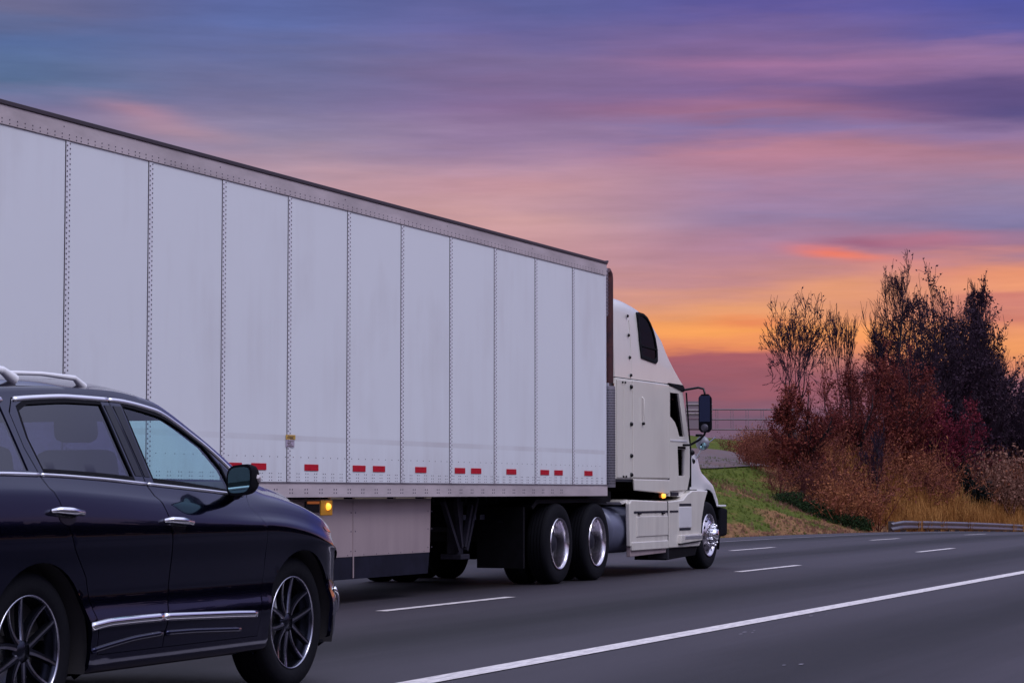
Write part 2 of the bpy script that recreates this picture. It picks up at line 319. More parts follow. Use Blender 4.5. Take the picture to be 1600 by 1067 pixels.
class MB:
    def __init__(s): s.V = []; s.F = []; s.S = []
    def add(s, V, F, smooth=False):
        n = len(s.V); s.V += [tuple(v) for v in V]; s.F += [tuple(i + n for i in f) for f in F]; s.S += [smooth] * len(F); return s
    def box(s, x0, x1, y0, y1, z0, z1):
        V = [(x, y, z) for z in (z0, z1) for x, y in ((x0, y0), (x1, y0), (x1, y1), (x0, y1))]
        return s.add(V, [(3, 2, 1, 0), (4, 5, 6, 7), (0, 1, 5, 4), (1, 2, 6, 5), (2, 3, 7, 6), (3, 0, 4, 7)])
    def obox(s, c, size, R=None):
        V = []
        for z in (-.5, .5):
            for x, y in ((-.5, -.5), (.5, -.5), (.5, .5), (-.5, .5)):
                v = Vector((x * size[0], y * size[1], z * size[2]))
                if R: v = R @ v
                V.append(v + Vector(c))
        return s.add(V, [(3, 2, 1, 0), (4, 5, 6, 7), (0, 1, 5, 4), (1, 2, 6, 5), (2, 3, 7, 6), (3, 0, 4, 7)])
    def beam(s, a, b, w, h):
        a = Vector(a); b = Vector(b); d = b - a; q = d.to_track_quat('X', 'Z').to_matrix()
        return s.obox((a + b) / 2, (d.length, w, h), q)
    def tube(s, pts, r, n=8, cap=True, smooth=True):
        pts = [Vector(p) for p in pts]; rr = r if isinstance(r, (list, tuple)) else [r] * len(pts); V = []; F = []
        up = None
        for i, p in enumerate(pts):
            d = (pts[min(i + 1, len(pts) - 1)] - pts[max(i - 1, 0)]).normalized()
            if up is None:
                up = Vector((0, 0, 1)) if abs(d.z) < .9 else Vector((1, 0, 0))
            a = d.cross(up).normalized(); b = a.cross(d).normalized(); up = b
            for k in range(n):
                t = 2 * math.pi * k / n; V.append(p + (a * math.cos(t) + b * math.sin(t)) * rr[i])
        for i in range(len(pts) - 1):
            for k in range(n): F.append((i * n + k, i * n + (k + 1) % n, (i + 1) * n + (k + 1) % n, (i + 1) * n + k))
        s.add(V, F, smooth)
        if cap:
            m = len(V); s.add(V[:n], [tuple(range(n))]); s.add(V[-n:], [tuple(reversed(range(n)))])
        return s
    def lathe(s, prof, c=(0, 0, 0), n=48, smooth=True, a0=0, a1=2 * math.pi, axis='Y'):
        """prof: (offset along axis, radius)"""
        V = []; F = []; full = abs(a1 - a0 - 2 * math.pi) < 1e-6; m = n if full else n + 1
        for a, r in prof:
            for k in range(m):
                t = a0 + (a1 - a0) * k / n; u, w = r * math.cos(t), r * math.sin(t)
                if axis == 'Y': V.append((c[0] + u, c[1] + a, c[2] + w))
                elif axis == 'Z': V.append((c[0] + u, c[1] + w, c[2] + a))
                else: V.append((c[0] + a, c[1] + u, c[2] + w))
        for i in range(len(prof) - 1):
            for k in range(n): F.append((i * m + k, i * m + (k + 1) % m, (i + 1) * m + (k + 1) % m, (i + 1) * m + k))
        return s.add(V, F, smooth)
    def prism(s, poly, y0, y1):
        """polygon in x,z extruded along y"""
        n = len(poly); V = [(x, y0, z) for x, z in poly] + [(x, y1, z) for x, z in poly]
        F = [tuple(range(n)), tuple(reversed(range(n, 2 * n)))] + [(i, i + n, (i + 1) % n + n, (i + 1) % n) for i in range(n)]
        return s.add(V, F)
    def build(s, name, m, parent=None, bevel=0, seg=2, local=False, fixn=True, sharp=None):
        me = bpy.data.meshes.new(name); o = ROOT if (parent is not None and not local) else Vector((0, 0, 0))
        me.from_pydata([(v[0] - o.x, v[1] - o.y, v[2] - o.z) for v in s.V], [], s.F)
        if fixn:
            import bmesh
            b = bmesh.new(); b.from_mesh(me); bmesh.ops.recalc_face_normals(b, faces=b.faces); b.to_mesh(me); b.free()
        me.polygons.foreach_set('use_smooth', s.S if not bevel else [True] * len(s.S)); me.materials.append(m)
        if bevel: 
            me.set_sharp_from_angle(angle=rad(35))
        elif sharp: me.set_sharp_from_angle(angle=rad(sharp))
        me.update()
        ob = link(bpy.data.objects.new(name, me), parent)
        if bevel:
            md = ob.modifiers.new('bevel', 'BEVEL'); md.width = bevel; md.segments = seg; md.limit_method = 'ANGLE'; md.angle_limit = rad(35); md.harden_normals = True
        return ob
def copy_tree(o, parent=None):
    c = o.copy(); COL.objects.link(c); c.parent = parent
    for ch in list(o.children): copy_tree(ch, c)
    return c

# ================================================================== SETTING
def rz(X):
    X = np.asarray(X, float); d = np.clip(X - 45, 0, 85); z = -1.9e-4 * d * d
    z = z - np.clip(X - 130, 0, 170) * .0323
    return z
ROAD_L, ROAD_R = 17.35, -9.0
def bank(e):
    e = np.asarray(e, float)
    z = np.where(e < 1.0, -.10 - .04 * np.clip(e, 0, 1), 0)
    up = np.clip((e - 1.0) / 8.0, 0, 1); up = up * up * (3 - 2 * up) * .55 + up * .45
    z = np.where(e >= 1.0, -.14 + up * 2.59, z)
    z = z + np.clip(e - 9, 0, 30) * .13
    return z
def gz(X, Y):
    X = np.asarray(X, float); Y = np.asarray(Y, float)
    e = Y - ROAD_L; er = ROAD_R - Y
    z = rz(X) * np.exp(-np.clip(e, 0, 60) / 26)
    und = .12 * np.sin(X * .31 + Y * .2) * np.clip(e / 6, 0, 1) + .25 * np.sin(X * .05 + 1.3) * np.clip(e / 20, 0, 1)
    zl = z + bank(e) + und
    zr = rz(X) - .1 - .06 * np.clip(er, 0, 4) + .05 * np.clip(er - 6, 0, 60)
    return np.where(e > 0, zl, np.where(er > 0, zr, rz(X) - .12))
def sheet(name, xs, ys, zf, m, attr=None, parent=None):
    Xg, Yg = np.meshgrid(xs, ys); Z = zf(Xg, Yg); V = np.stack([Xg, Yg, Z], -1).reshape(-1, 3); nx, ny = len(xs), len(ys)
    i = np.arange(nx - 1)[None, :] + nx * np.arange(ny - 1)[:, None]; i = i.reshape(-1)
    F = np.stack([i, i + 1, i + nx + 1, i + nx], -1)
    me = bpy.data.meshes.new(name); me.from_pydata(V.tolist(), [], F.tolist()); me.polygons.foreach_set('use_smooth', [True] * len(F)); me.materials.append(m)
    if attr is not None:
        a = me.attributes.new('dry', 'FLOAT', 'POINT'); a.data.foreach_set('value', attr(Xg, Yg).reshape(-1).astype(np.float32))
    me.update(); o = link(bpy.data.objects.new(name, me), parent); return o
def dryf(X, Y):
    e = Y - ROAD_L
    edge = 1.0 - np.clip((e - 2.0 - .5 * np.sin(X * .9)) / 1.0, 0, 1)
    brush = np.clip((X - 75 - 1.4 * e) / 4, 0, 1) * (e > 0)
    pat = sum(np.exp(-((X - a) / w_) ** 2 - ((e - b) / (w_ * .45)) ** 2) for a, b, w_ in ((76.5, 5.9, 1.5), (79.5, 4.0, 1.3), (74, 3.0, 1.6), (81, 3.2, 1.6), (66, 2.6, 1.5), (84, 6.8, 1.4)))
    edge = np.maximum(edge, np.clip(pat, 0, 1) * (e > 0))
    return np.clip(edge * .75 + brush * .8 * (e < 15), 0, 1.2) + .16
xs = np.concatenate([np.linspace(-700, -40, 14), np.linspace(-30, 45, 26), np.linspace(47, 130, 84), np.linspace(135, 1800, 40)])
ys = np.concatenate([np.linspace(-900, -60, 12), np.linspace(-50, -9.01, 12), np.linspace(-6, 17, 6), [17.34, 17.36], np.linspace(17.6, 60, 86), np.linspace(64, 1500, 30)])
g = sheet('ground', xs, ys, gz, MT['ground'], dryf); g['kind'] = 'structure'
rx = np.concatenate([np.linspace(-200, 44, 40), np.linspace(46, 135, 60), np.linspace(140, 700, 40)])
road = sheet('road', rx, np.array([ROAD_R, 0, 8, ROAD_L]), lambda X, Y: rz(X), MT['asphalt']); road['kind'] = 'structure'
def line(name, X0, X1, Yc, w, m, h=.006):
    n = max(2, int((X1 - X0) / 1.2)); xx = np.linspace(X0, X1, n)
    sheet(name, xx, np.array([Yc - w / 2, Yc + w / 2]), lambda X, Y: rz(X) + h, m, parent=road)
line('edge_line', -60, 400, 5.79, .20, MT['line'])
line('edge_line', -60, 400, 15.72, .12, MT['linefaint'])
for k in range(-3, 14):
    line('lane_dash', 20.15 + 11.75 * k, 23.4 + 11.75 * k, 9.55, .13, MT['line'])
for k in range(-4, 14):
    line('lane_dash', 31.9 + 11.4 * k, 34.9 + 11.4 * k, 13.1, .12, MT['line'])
# road-edge debris and tar specks
mb = MB()
for (x, y) in [(18.2, 5.35), (18.5, 5.45), (14.8, 4.1), (20.9, 5.5)]:
    for j in range(2):
        r = random.uniform(.01, .03); cx, cy = x + random.uniform(-.3, .3), y + random.uniform(-.05, .05)
        mb.add([(cx + r * 2.2 * math.cos(a), cy + r * .8 * math.sin(a), .007) for a in np.linspace(0, 5.5, 7)] , [tuple(range(7))])
dm = mb.build('road_scuff', MT['linefaint'], road); dm['kind'] = 'stuff'
# ramp road on the embankment
def rampz(X, Y): return gz(X, Y) + .05
rp = sheet('ramp_road', np.linspace(-100, 260, 180), np.linspace(25.6, 33.0, 8), lambda X, Y: np.maximum(rampz(X, Y), 0) , MT['ramp']); rp['kind'] = 'structure'

# ---- guardrail
gr = thing('guardrail', 'galvanised steel guardrail on posts along the far road edge below the brush', 'guardrail', (96, ROAD_L + 1.2, 0))
gy = ROAD_L + 1.2
def gtop(X): return float(rz(X)) + .37
mb = MB(); prof = [(0, .31), (.06, .27), (.06, .22), (.0, .17), (.0, .14), (.06, .09), (.06, .04), (0, 0)]
for k in range(8):
    pass
gx = list(np.linspace(80.5, 200, 64))
V = []; F = []
for i, x in enumerate(gx):
    zt = gtop(x) - .31 - (max(0, 82 - x)) * .05
    for (o, h) in prof: V.append((x, gy - o, zt + h))
np_ = len(prof)
for i in range(len(gx) - 1):
    for k in range(np_ - 1): F.append((i * np_ + k, i * np_ + k + 1, (i + 1) * np_ + k + 1, (i + 1) * np_ + k))
mb.add(V, F, True); rail = mb.build('rail', MT['galv'], gr, fixn=False)
sm = rail.modifiers.new('s', 'SOLIDIFY'); sm.thickness = .012
for x in np.arange(81, 200, 1.9):
    z = gtop(x); MB().box(x - .07, x + .07, gy + .015, gy + .2, float(gz(x, gy + .1)) - .2, z - .02).build('post', MT['post'], gr)

# ---- overhead sign gantry beyond the ramp
gt = thing('sign_gantry', 'far grey overhead sign gantry truss showing between the truck mirror and the trees', 'sign gantry', (150, 50, 0))
gA, gB = Vector((140.0, 63.0, 0)), Vector((150.0, 41.0, 0))   # left and right ends of the span
def gp(t, z, off=0):
    p = gA.lerp(gB, t); d = (gB - gA).normalized(); nrm = Vector((-d.y, d.x, 0)); p = p + nrm * off; return Vector((p.x, p.y, z))
ZB, ZM, ZT = 5.24, 5.90, 6.56
for off in (0, 1.1):
    for z in (ZB, ZM, ZT): MB().tube([gp(0, z, off), gp(1, z, off)], .035, 6).build('chord', MT['signback'], gt)
    for i in range(25):
        t = i / 24; MB().tube([gp(t, ZB, off), gp(t, ZT, off)], .018, 5).build('strut', MT['signback'], gt)
for t in (0, 1):
    for off in (0, 1.1): MB().tube([gp(t, float(gz(*gp(t, 0).xy)) - .3, off), gp(t, ZT + .1, off)], .14, 10).build('post', MT['signback'], gt)
# the row of sign backs sits on the span's left half
def gpanel(name, t0, t1, z0, z1, off, m):
    a, b = gp(t0, z0, off), gp(t1, z1, off); d = (gB - gA).normalized(); R = Matrix(((d.x, -d.y, 0), (d.y, d.x, 0), (0, 0, 1)))
    MB().obox((a + b) / 2, ((b - a).xy.length, .06, z1 - z0), R).build(name, m, gt)
gpanel('sign_back', .703, .775, ZM + .06, ZT + .52, -.12, MT['signback'])
gpanel('sign_back', .703, .775, ZB + .05, ZM - .05, -.12, MT['signback'])
for z in (ZM + .35, ZT - .08, ZT + .3): gpanel('sign_brace', .703, .775, z, z + .06, -.2, MT['alu'])

# ================================================================== SEMI TRAILER
YS = 10.34; YF = 12.94; TX0, TX1 = 12.55, 28.64
tr = thing('semi_trailer', 'long white box semi trailer with riveted side panels and a row of red reflective tape', 'trailer', ((TX0 + TX1) / 2, 11.64, 0))
seams = [28.64 - 1.255 - 1.278 * k for k in range(12)]
edges = [TX1 - .06] + seams + [TX0]
rn = random.Random(3)
for i in range(len(edges) - 1):
    b_, a_ = edges[i], edges[i + 1]
    for side, y in ((-1, YS), (1, YF)):
        # slightly pillowed sheet between posts
        nx, nz = 7, 9; V = []; F = []
        bow = .002 + rn.random() * .003; tw = (rn.random() - .5) * .004
        for iz in range(nz):
            for ix in range(nx):
                u = ix / (nx - 1); v = iz / (nz - 1); x = a_ + .004 + (b_ - a_ - .008) * u; z = 1.226 + (3.943 - 1.226) * v
                o = bow * math.sin(math.pi * u) * math.sin(math.pi * v) + tw * math.sin(2 * math.pi * u) * math.sin(3 * v)
                V.append((x, y + side * o, z))
        for iz in range(nz - 1):
            for ix in range(nx - 1): F.append((iz * nx + ix, iz * nx + ix + 1, (iz + 1) * nx + ix + 1, (iz + 1) * nx + ix))
        p = MB().add(V, F, True).build('side_panel', MT['panel'], tr, fixn=False)
        if side > 0: p.data.flip_normals()
        s = p.modifiers.new('s', 'SOLIDIFY'); s.thickness = .006; s.offset = -1; s.use_rim = False
# inner box (what closes the trailer behind the panels)
MB().box(TX0 + .02, TX1 - .02, YS + .02, YF - .02, 1.15, 4.09).build('cargo_box', MT['seam'], tr)
def dots(name, pts, r, m, parent, proud=.004, n=6, kind='stuff'):
    mb = MB()
    for (x, y, z) in pts:
        V = [(x + r * math.cos(2 * math.pi * k / n), y, z + r * math.sin(2 * math.pi * k / n)) for k in range(n)]
        V += [(x + r * .6 * math.cos(2 * math.pi * k / n), y - proud, z + r * .6 * math.sin(2 * math.pi * k / n)) for k in range(n)]
        F = [tuple(range(n, 2 * n))] + [(k, (k + 1) % n, n + (k + 1) % n, n + k) for k in range(n)]
        mb.add(V, F)
    o = mb.build(name, m, parent, fixn=False); 
    if kind: o['kind'] = kind
    return o
for s_ in seams:
    if s_ < 12.8: continue
    MB().box(s_ + .010, s_ + .074, YS - .0045, YS + .002, 1.228, 3.940).build('post_strip', MT['strip'], tr, bevel=.002, seg=1)
    MB().box(s_ + .002, s_ + .007, YS - .0030, YS + .002, 1.228, 3.940).build('seam', MT['darkalu'], tr)
    pts = []; z = 1.25; j = 0
    off2 = rn.random() * .04
    while z < 3.93:
        r1 = .0068
        pts.append((s_ + .022, YS - .0045, z)); pts.append((s_ + .062, YS - .0045, z + .02)); z += .0415
    dots('rivet_row', pts, .0088, MT['rivet'], tr)
# rivet rows along the foot of the panels
pts = []
x = 12.9
while x < 28.5:
    pts += [(x, YS - .001, 1.462)]; x += .158
x = 12.9
while x < 28.5:
    for z in (1.242, 1.272, 1.306): pts += [(x, YS - .001, z), (x + .045, YS - .001, z)]
    x += .185
dots('base_rivets', pts, .0055, MT['rivet'], tr)
# rails
MB().prism([(TX0, 3.946), (TX1, 3.946), (TX1, 4.098), (TX0, 4.098)], YS - .012, YS + .05).build('top_rail', MT['alu'], tr, bevel=.004)
MB().box(TX0 - .01, TX1 + .01, YS - .024, YS + .06, 4.098, 4.135).build('roof_edge_trim', MT['gear0'], tr, bevel=.006)
MB().box(TX0, TX1, YS + .06, YF - .05, 4.10, 4.13).build('roof', MT['panel'], tr)
MB().box(TX0, TX1, YF - .05, YF + .012, 3.946, 4.12).build('top_rail', MT['alu'], tr, bevel=.004)
pts = []; x = 12.9
while x < 28.5:
    pts += [(x, YS - .012, 3.962), (x, YS - .012, 3.992)]; x += .104 if rn.random() < .93 else .07
x = 13.3
while x < 28.5: pts.append((x, YS - .012, 4.05)); x += 2.54
dots('rail_rivets', pts, .0072, MT['rivet'], tr)
MB().box(TX0, TX1, YS - .014, YS + .04, 1.078, 1.217).build('bottom_rail', MT['alu'], tr, bevel=.004)
MB().box(TX0, TX1, YS - .024, YS - .0141, 1.217, 1.226).build('rail_lip', MT['darkalu'], tr)
MB().box(TX0, TX1, YF - .04, YF + .014, 1.078, 1.217).build('bottom_rail', MT['alu'], tr, bevel=.004)
pts = []; x = 12.9
while x < 27.0:
    for dx in (0, .05):
        for dz in (1.122, 1.155): pts.append((x + dx, YS - .014, dz))
    x += .312
dots('rail_rivets', pts, .0095, MT['rivet'], tr)
# floor, crossmembers
MB().box(TX0, TX1, YS + .05, YF - .05, 1.12, 1.15).build('floor', MT['black'], tr)
for x in np.arange(12.8, 26.4, .305): MB().box(x, x + .05, YS + .3, YF - .3, 1.02, 1.118).build('crossmember', MT['black'], tr)
# front corner post and nose
MB().lathe([(1.226, .055), (4.09, .055)], (TX1 - .035, YS + .045, 0), 16, True, axis='Z').build('corner_post', MT['strip'], tr)
MB().box(TX1 - .055, TX1 - .035, YS - .006, YS + .02, 1.10, 3.94).build('corner_strip', MT['strip'], tr, bevel=.003)
MB().box(TX1 - .015, TX1 + .02, YS + .03, YF - .05, 1.1, 4.1).build('nose_panel', MT['panel'], tr, bevel=.01)
cr = MB().box(TX1 - .02, TX1 + .075, YS - .005, YS + .06, 3.42, 4.05).build('corner_casting', MT['perf'], tr, bevel=.015)
for z in np.arange(3.46, 4.0, .045): MB().box(TX1 - .018, TX1 + .073, YS - .012, YS - .004, z, z + .012).build('rib', MT['darkalu'], cr, bevel=0)
MB().box(TX1 + .02, TX1 + .05, YS - .02, YS + .02, 4.125, 4.15).build('top_marker', MT['darkalu'], tr, bevel=.005)
# reflective tape: red squares (white ones between them are faint)
def tX(px): return 44346 / (2290 - px) - 4.40
for a_, b_ in [(358.5, 381.5), (396.2, 419.3), (478.8, 500), (553.6, 573), (584.8, 603.4), (650.3, 667.5), (711.8, 727.7), (737, 752.6), (792, 807), (844.8, 858), (866.3, 879.2), (913, 925.4)]:
    MB().box(tX(a_), tX(b_), YS - .0065, YS - .003, 1.336, 1.397).build('red_reflector', MT['red'], tr)
for x in (): MB().box(x, x + .33, YS - .0065, YS - .003, 1.336, 1.397).build('red_reflector', MT['red'], tr)
# warning sticker
sx = tX(449.5)
st = MB().box(sx, sx + .19, YS - .0072, YS - .0047, 1.628, 1.672).build('warning_sticker', MT['yellow'], tr)
for (a_, b_, c_, d_) in [(.02, .14, .012, .022), (.05, .17, .026, .032), (.08, .16, .004, .009)]:
    MB().box(sx + a_, sx + b_, YS - .0079, YS - .0071, 1.628 + c_, 1.628 + d_).build('print', MT['ink'], st)
st = MB().box(sx, sx + .17, YS - .0070, YS - .0047, 1.555, 1.625).build('data_sticker', MT['paper'], tr)
for k, z in enumerate((1.562, 1.577, 1.592, 1.607)):
    MB().box(sx + .02 + .012 * (k % 2), sx + .15 - .03 * (k % 3), YS - .0079, YS - .0069, z, z + .006).build('print', MT['ink'], st)
# skirt
skx = [12.7, 15.2, 18.4, 21.475, 23.38]
for a_, b_ in zip(skx[:-1], skx[1:]):
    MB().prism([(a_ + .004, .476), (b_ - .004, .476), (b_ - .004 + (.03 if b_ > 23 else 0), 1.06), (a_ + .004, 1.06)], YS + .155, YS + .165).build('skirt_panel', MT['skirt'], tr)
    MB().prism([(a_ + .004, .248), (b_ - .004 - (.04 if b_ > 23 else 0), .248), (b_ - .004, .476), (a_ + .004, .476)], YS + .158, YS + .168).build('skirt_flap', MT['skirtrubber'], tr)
    if b_ < 23: MB().box(b_ - .010, b_ + .010, YS + .148, YS + .156, .26, 1.03).build('skirt_joint', MT['skirt'], tr)
    dots('skirt_bolts', [(b_ + d, YS + .154, z) for d in (-.05, .05) for z in (.53, .73, .92)], .009, MT['rivet'], tr)
    dots('skirt_bolts', [(a_ + .25 + .3 * i, YS + .154, .49) for i in range(int((b_ - a_) / .3))], .007, MT['rivet'], tr)
for a_, b_ in ((520, 540), (558, 607), (621, 651), (668, 676)):
    MB().box(tX(a_), tX(b_), YS + .0, YS + .03, 1.062, 1.077).build('skirt_clip', MT['cream'], tr)
# side marker lamp
pl = MB().box(20.47, 20.72, YS + .01, YS + .03, .90, 1.05).build('marker_lamp', MT['amberplate'], tr, bevel=.008)
MB().lathe([(-.02, .0), (-.018, .024), (0, .035), (.012, .038)], (20.61, YS, .988), 16).build('lit_lens', MT['amberhot'], pl)
MB().box(20.15, 20.44, YS + .015, YS + .03, .93, 1.045).build('marker_bracket', MT['black'], tr)
MB().box(20.17, 20.43, YS + .008, YS + .014, 1.015, 1.04).build('marker_stripe', MT['orange'], tr)
# landing gear
def ybar(a, b, w=.05, m='perf', name='leg_brace'): MB().beam(a, b, w, w).build(name, MT[m], tr, bevel=.005)
MT['gear'] = mat('dull_grey_steel', (.030, .028, .045), .6, .1, spec=.2, noise_amt=.4)
for yy in (YS + .42, YF - .42):
    MB().box(24.60, 24.76, yy - .07, yy + .07, .42, 1.1).build('landing_leg', MT['gear'], tr, bevel=.01)
    MB().box(24.55, 24.81, yy - .13, yy + .13, .36, .42).build('landing_foot', MT['gear'], tr, bevel=.01)
    for a, b in (((24.12, yy - .08, 1.06), (24.58, yy - .08, .46)), ((25.12, yy - .08, 1.06), (24.80, yy - .08, .46)), ((24.46, yy - .1, 1.06), (24.62, yy - .1, .5)), ((24.9, yy - .1, .98), (24.70, yy - .1, .5))):
        MB().beam(a, b, .05, .05).build('leg_brace', MT['gear'], tr)
MB().beam((24.68, YS + .42, .7), (24.68, YF - .42, .7), .05, .05).build('cross_shaft', MT['gear'], tr)
MB().box(24.5, 28.0, YS + .5, YF - .5, .98, 1.09).build('coupler_plate', MT['black'], tr)
MB().box(25.35, 25.72, YS + .6, YS + .62, .80, .86).build('reflector_strip', MT['tank'], tr)
MB().box(25.88, 26.2, YS + .6, YS + .62, .80, .86).build('reflector_strip', MT['tank'], tr)

# heavy tyre and wheel builders (wheel axis along y, outer face toward -y)
def truck_tyre(mb, y0, w=.27, R=.495):
    h = w / 2; pr = [(-h * .80, .300), (-h * .98, .335), (-h, .40), (-h * .97, .45), (-h * .88, R - .018), (-h * .70, R - .003)]
    for g0 in (-.45, -.15, .15, .45):
        pr += [(h * (g0 - .05), R), (h * (g0 - .05), R - .012), (h * (g0 + .05), R - .012), (h * (g0 + .05), R)]
    pr += [(-a, r) for a, r in reversed(pr[:6])]
    mb.lathe([(a + y0, r) for a, r in pr], (0, 0, 0), 64)
def truck_drive_wheel(loc, face=-1):
    w = bpy.data.objects.new('wheel', None); COL.objects.link(w)
    m = MB(); truck_tyre(m, .13); truck_tyre(m, .47); m.build('tyre', MT['rubber'], w, local=True, sharp=50)
    # deep dished outer rim
    MB().lathe([(-.002, .318), (-.012, .312), (-.010, .302), (.02, .290), (.055, .284), (.13, .280), (.165, .272)], (0, 0, 0), 64).build('rim', MT['chromewheel'], w, local=True, sharp=60)
    MB().lathe([(.165, .272), (.20, .262), (.218, .24), (.222, .20), (.22, .135)], (0, 0, 0), 64).build('wheel_disc', MT['disc'], w, local=True, sharp=60)
    MB().lathe([(.228, .14), (.18, .135), (.10, .12), (.07, .095), (.055, .06), (.05, 0)], (0, 0, 0), 32).build('hub', MT['gear'], w, local=True)
    m = MB()
    for k in range(10):
        t = 2 * math.pi * k / 10; m.lathe([(.228, .017), (.195, .017), (.19, .010), (.19, 0)], (.165 * math.cos(t), 0, .165 * math.sin(t)), 6)
    m.build('lug_nuts', MT['chrome'], w, local=True)['kind'] = 'stuff'
    m = MB()
    for k in range(10):
        t = 2 * math.pi * (k + .5) / 10; m.lathe([(.2295, .026), (.2285, 0)], (.222 * math.cos(t), -.003, .222 * math.sin(t)), 12)
    m.build('hand_holes', MT['seam'], w, local=True)['kind'] = 'stuff'
    return w
def truck_steer_wheel():
    w = bpy.data.objects.new('wheel', None); COL.objects.link(w)
    m = MB(); truck_tyre(m, .15); m.build('tyre', MT['rubber'], w, local=True, sharp=50)
    MB().lathe([(.02, .318), (.005, .312), (.008, .302), (.03, .290), (.045, .275), (.03, .24), (.005, .205), (-.012, .18), (-.015, .14)], (0, 0, 0), 64).build('rim', MT['chromewheel'], w, local=True, sharp=60)
    MB().lathe([(-.012, .115), (-.05, .11), (-.10, .095), (-.12, .07), (-.13, 0)], (0, 0, 0), 32).build('hub_cap', MT['chrome'], w, local=True)
    m = MB()
    for k in range(10):
        t = 2 * math.pi * k / 10; m.lathe([(-.01, .022), (-.075, .021), (-.09, .014), (-.092, 0)], (.15 * math.cos(t), 0, .15 * math.sin(t)), 8)
    m.build('lug_nut_covers', MT['chrome'], w, local=True)['kind'] = 'stuff'
    m = MB()
    for k in range(10):
        t = 2 * math.pi * (k + .5) / 10; m.lathe([(.012, .026), (.010, 0)], (.236 * math.cos(t), 0, .236 * math.sin(t)), 12)
    m.build('hand_holes', MT['seam'], w, local=True)['kind'] = 'stuff'
    return w

# trailer's own axles, far behind
def put_wheel(w, x, y, z, flip, parent, spin=0):
    w.parent = parent; w.location = Vector((x, y, z)) - ROOT
    w.rotation_euler = (0, spin, math.pi if flip else 0)
dw0 = truck_drive_wheel(None)
put_wheel(dw0, 13.35, YS + .03, .495, False, tr, .3)
for x, y, fl in ((14.6, YS + .03, False), (13.35, YF - .03, True), (14.6, YF - .03, True)):
    c = copy_tree(dw0, tr); put_wheel(c, x, y, .495, fl, tr, .9)
for x in (13.35, 14.6): MB().lathe([(.3, .07), (2.3, .07)], (x, YS, .495), 12).build('axle', MT['black'], tr)

# ================================================================== TRUCK TRACTOR
TY = YS + .06     # near side plane of the cab
TF = 12.88
tk = thing('truck_tractor', 'cream white sleeper cab truck pulling the trailer, polished wheels and black mirror', 'truck', (31.0, 11.64, 0))
# frame
for y in (11.2, 12.05): MB().box(26.2, 33.6, y, y + .09, .72, .98).build('frame_rail', MT['black'], tk)
for x in (26.6, 27.7, 29.0, 30.5, 32.0): MB().box(x, x + .15, 11.29, 12.05, .75, .95).build('frame_crossmember', MT['black'], tk)
MB().lathe([(0, 0), (0, .48), (.05, .48), (.05, 0)], (27.6, 11.64, 1.0), 32, axis='Z').build('fifth_wheel', MT['black'], tk)
MB().box(26.6, 28.9, 10.75, 12.5, .52, .75).build('suspension', MT['black'], tk)
for i, x in enumerate((26.98, 28.33)):
    MB().lathe([(.25, .085), (2.3, .085)], (x, YS, .495), 12).build('axle', MT['black'], tk)
    MB().lathe([(0, 0), (.0, .21), (.32, .21), (.32, 0)], (x, 11.48, .5), 20).build('differential', MT['black'], tk)
    for y, fl in ((YS + .02, False), (TF + .04, True)):
        c = copy_tree(dw0, tk); put_wheel(c, x, y, .495, fl, tk, .4 + i)
# black mudguards and plates over the drive wheels
MB().prism([(26.2, .95), (26.35, 1.04), (29.0, 1.05), (29.0, 1.0), (26.4, .99), (26.25, .92)], YS + .08, YS + .62).build('mudguard', MT['black'], tk)
MB().box(25.98, 26.03, YS + .1, YS + .7, .22, .95).build('mud_flap', MT['black'], tk)
fl = MB().beam((25.98, YS + .4, .78), (26.28, YS + .4, .56), .07, .02).build('flap_bracket', MT['gear'], tk)
MB().box(28.55, 29.5, YS + .25, 12.6, .98, 1.14).build('catwalk', MT['black'], tk)
sw = truck_steer_wheel(); put_wheel(sw, 33.22, YS + .03, .495, False, tk, .2)
c = copy_tree(sw, tk); put_wheel(c, 33.22, TF - .0, .495, True, tk, .5)
MB().lathe([(.3, .07), (2.2, .07)], (33.22, YS, .45), 12).build('axle', MT['black'], tk)

# --- helper: lofted shell from x stations, each a closed/open list of (y,z)
def loft(stations, smooth=True, close=False, capA=False, capB=False):
    mb = MB(); n = len(stations[0][1]); V = []; F = []
    for x, sec in stations: V += [(x if not callable(x) else x(y, z), y, z) for y, z in sec]
    k = n if close else n - 1
    for i in range(len(stations) - 1):
        for j in range(k): F.append((i * n + j, i * n + (j + 1) % n, (i + 1) * n + (j + 1) % n, (i + 1) * n + j))
    mb.add(V, F, smooth)
    if capA: mb.add(V[:n], [tuple(range(n))], False)
    if capB: mb.add(V[-n:], [tuple(reversed(range(n)))], False)
    return mb
def arc(cx, cz, r, a0, a1, n=6): return [(cx + r * math.cos(rad(a0 + (a1 - a0) * i / n)), cz + r * math.sin(rad(a0 + (a1 - a0) * i / n))) for i in range(n + 1)]

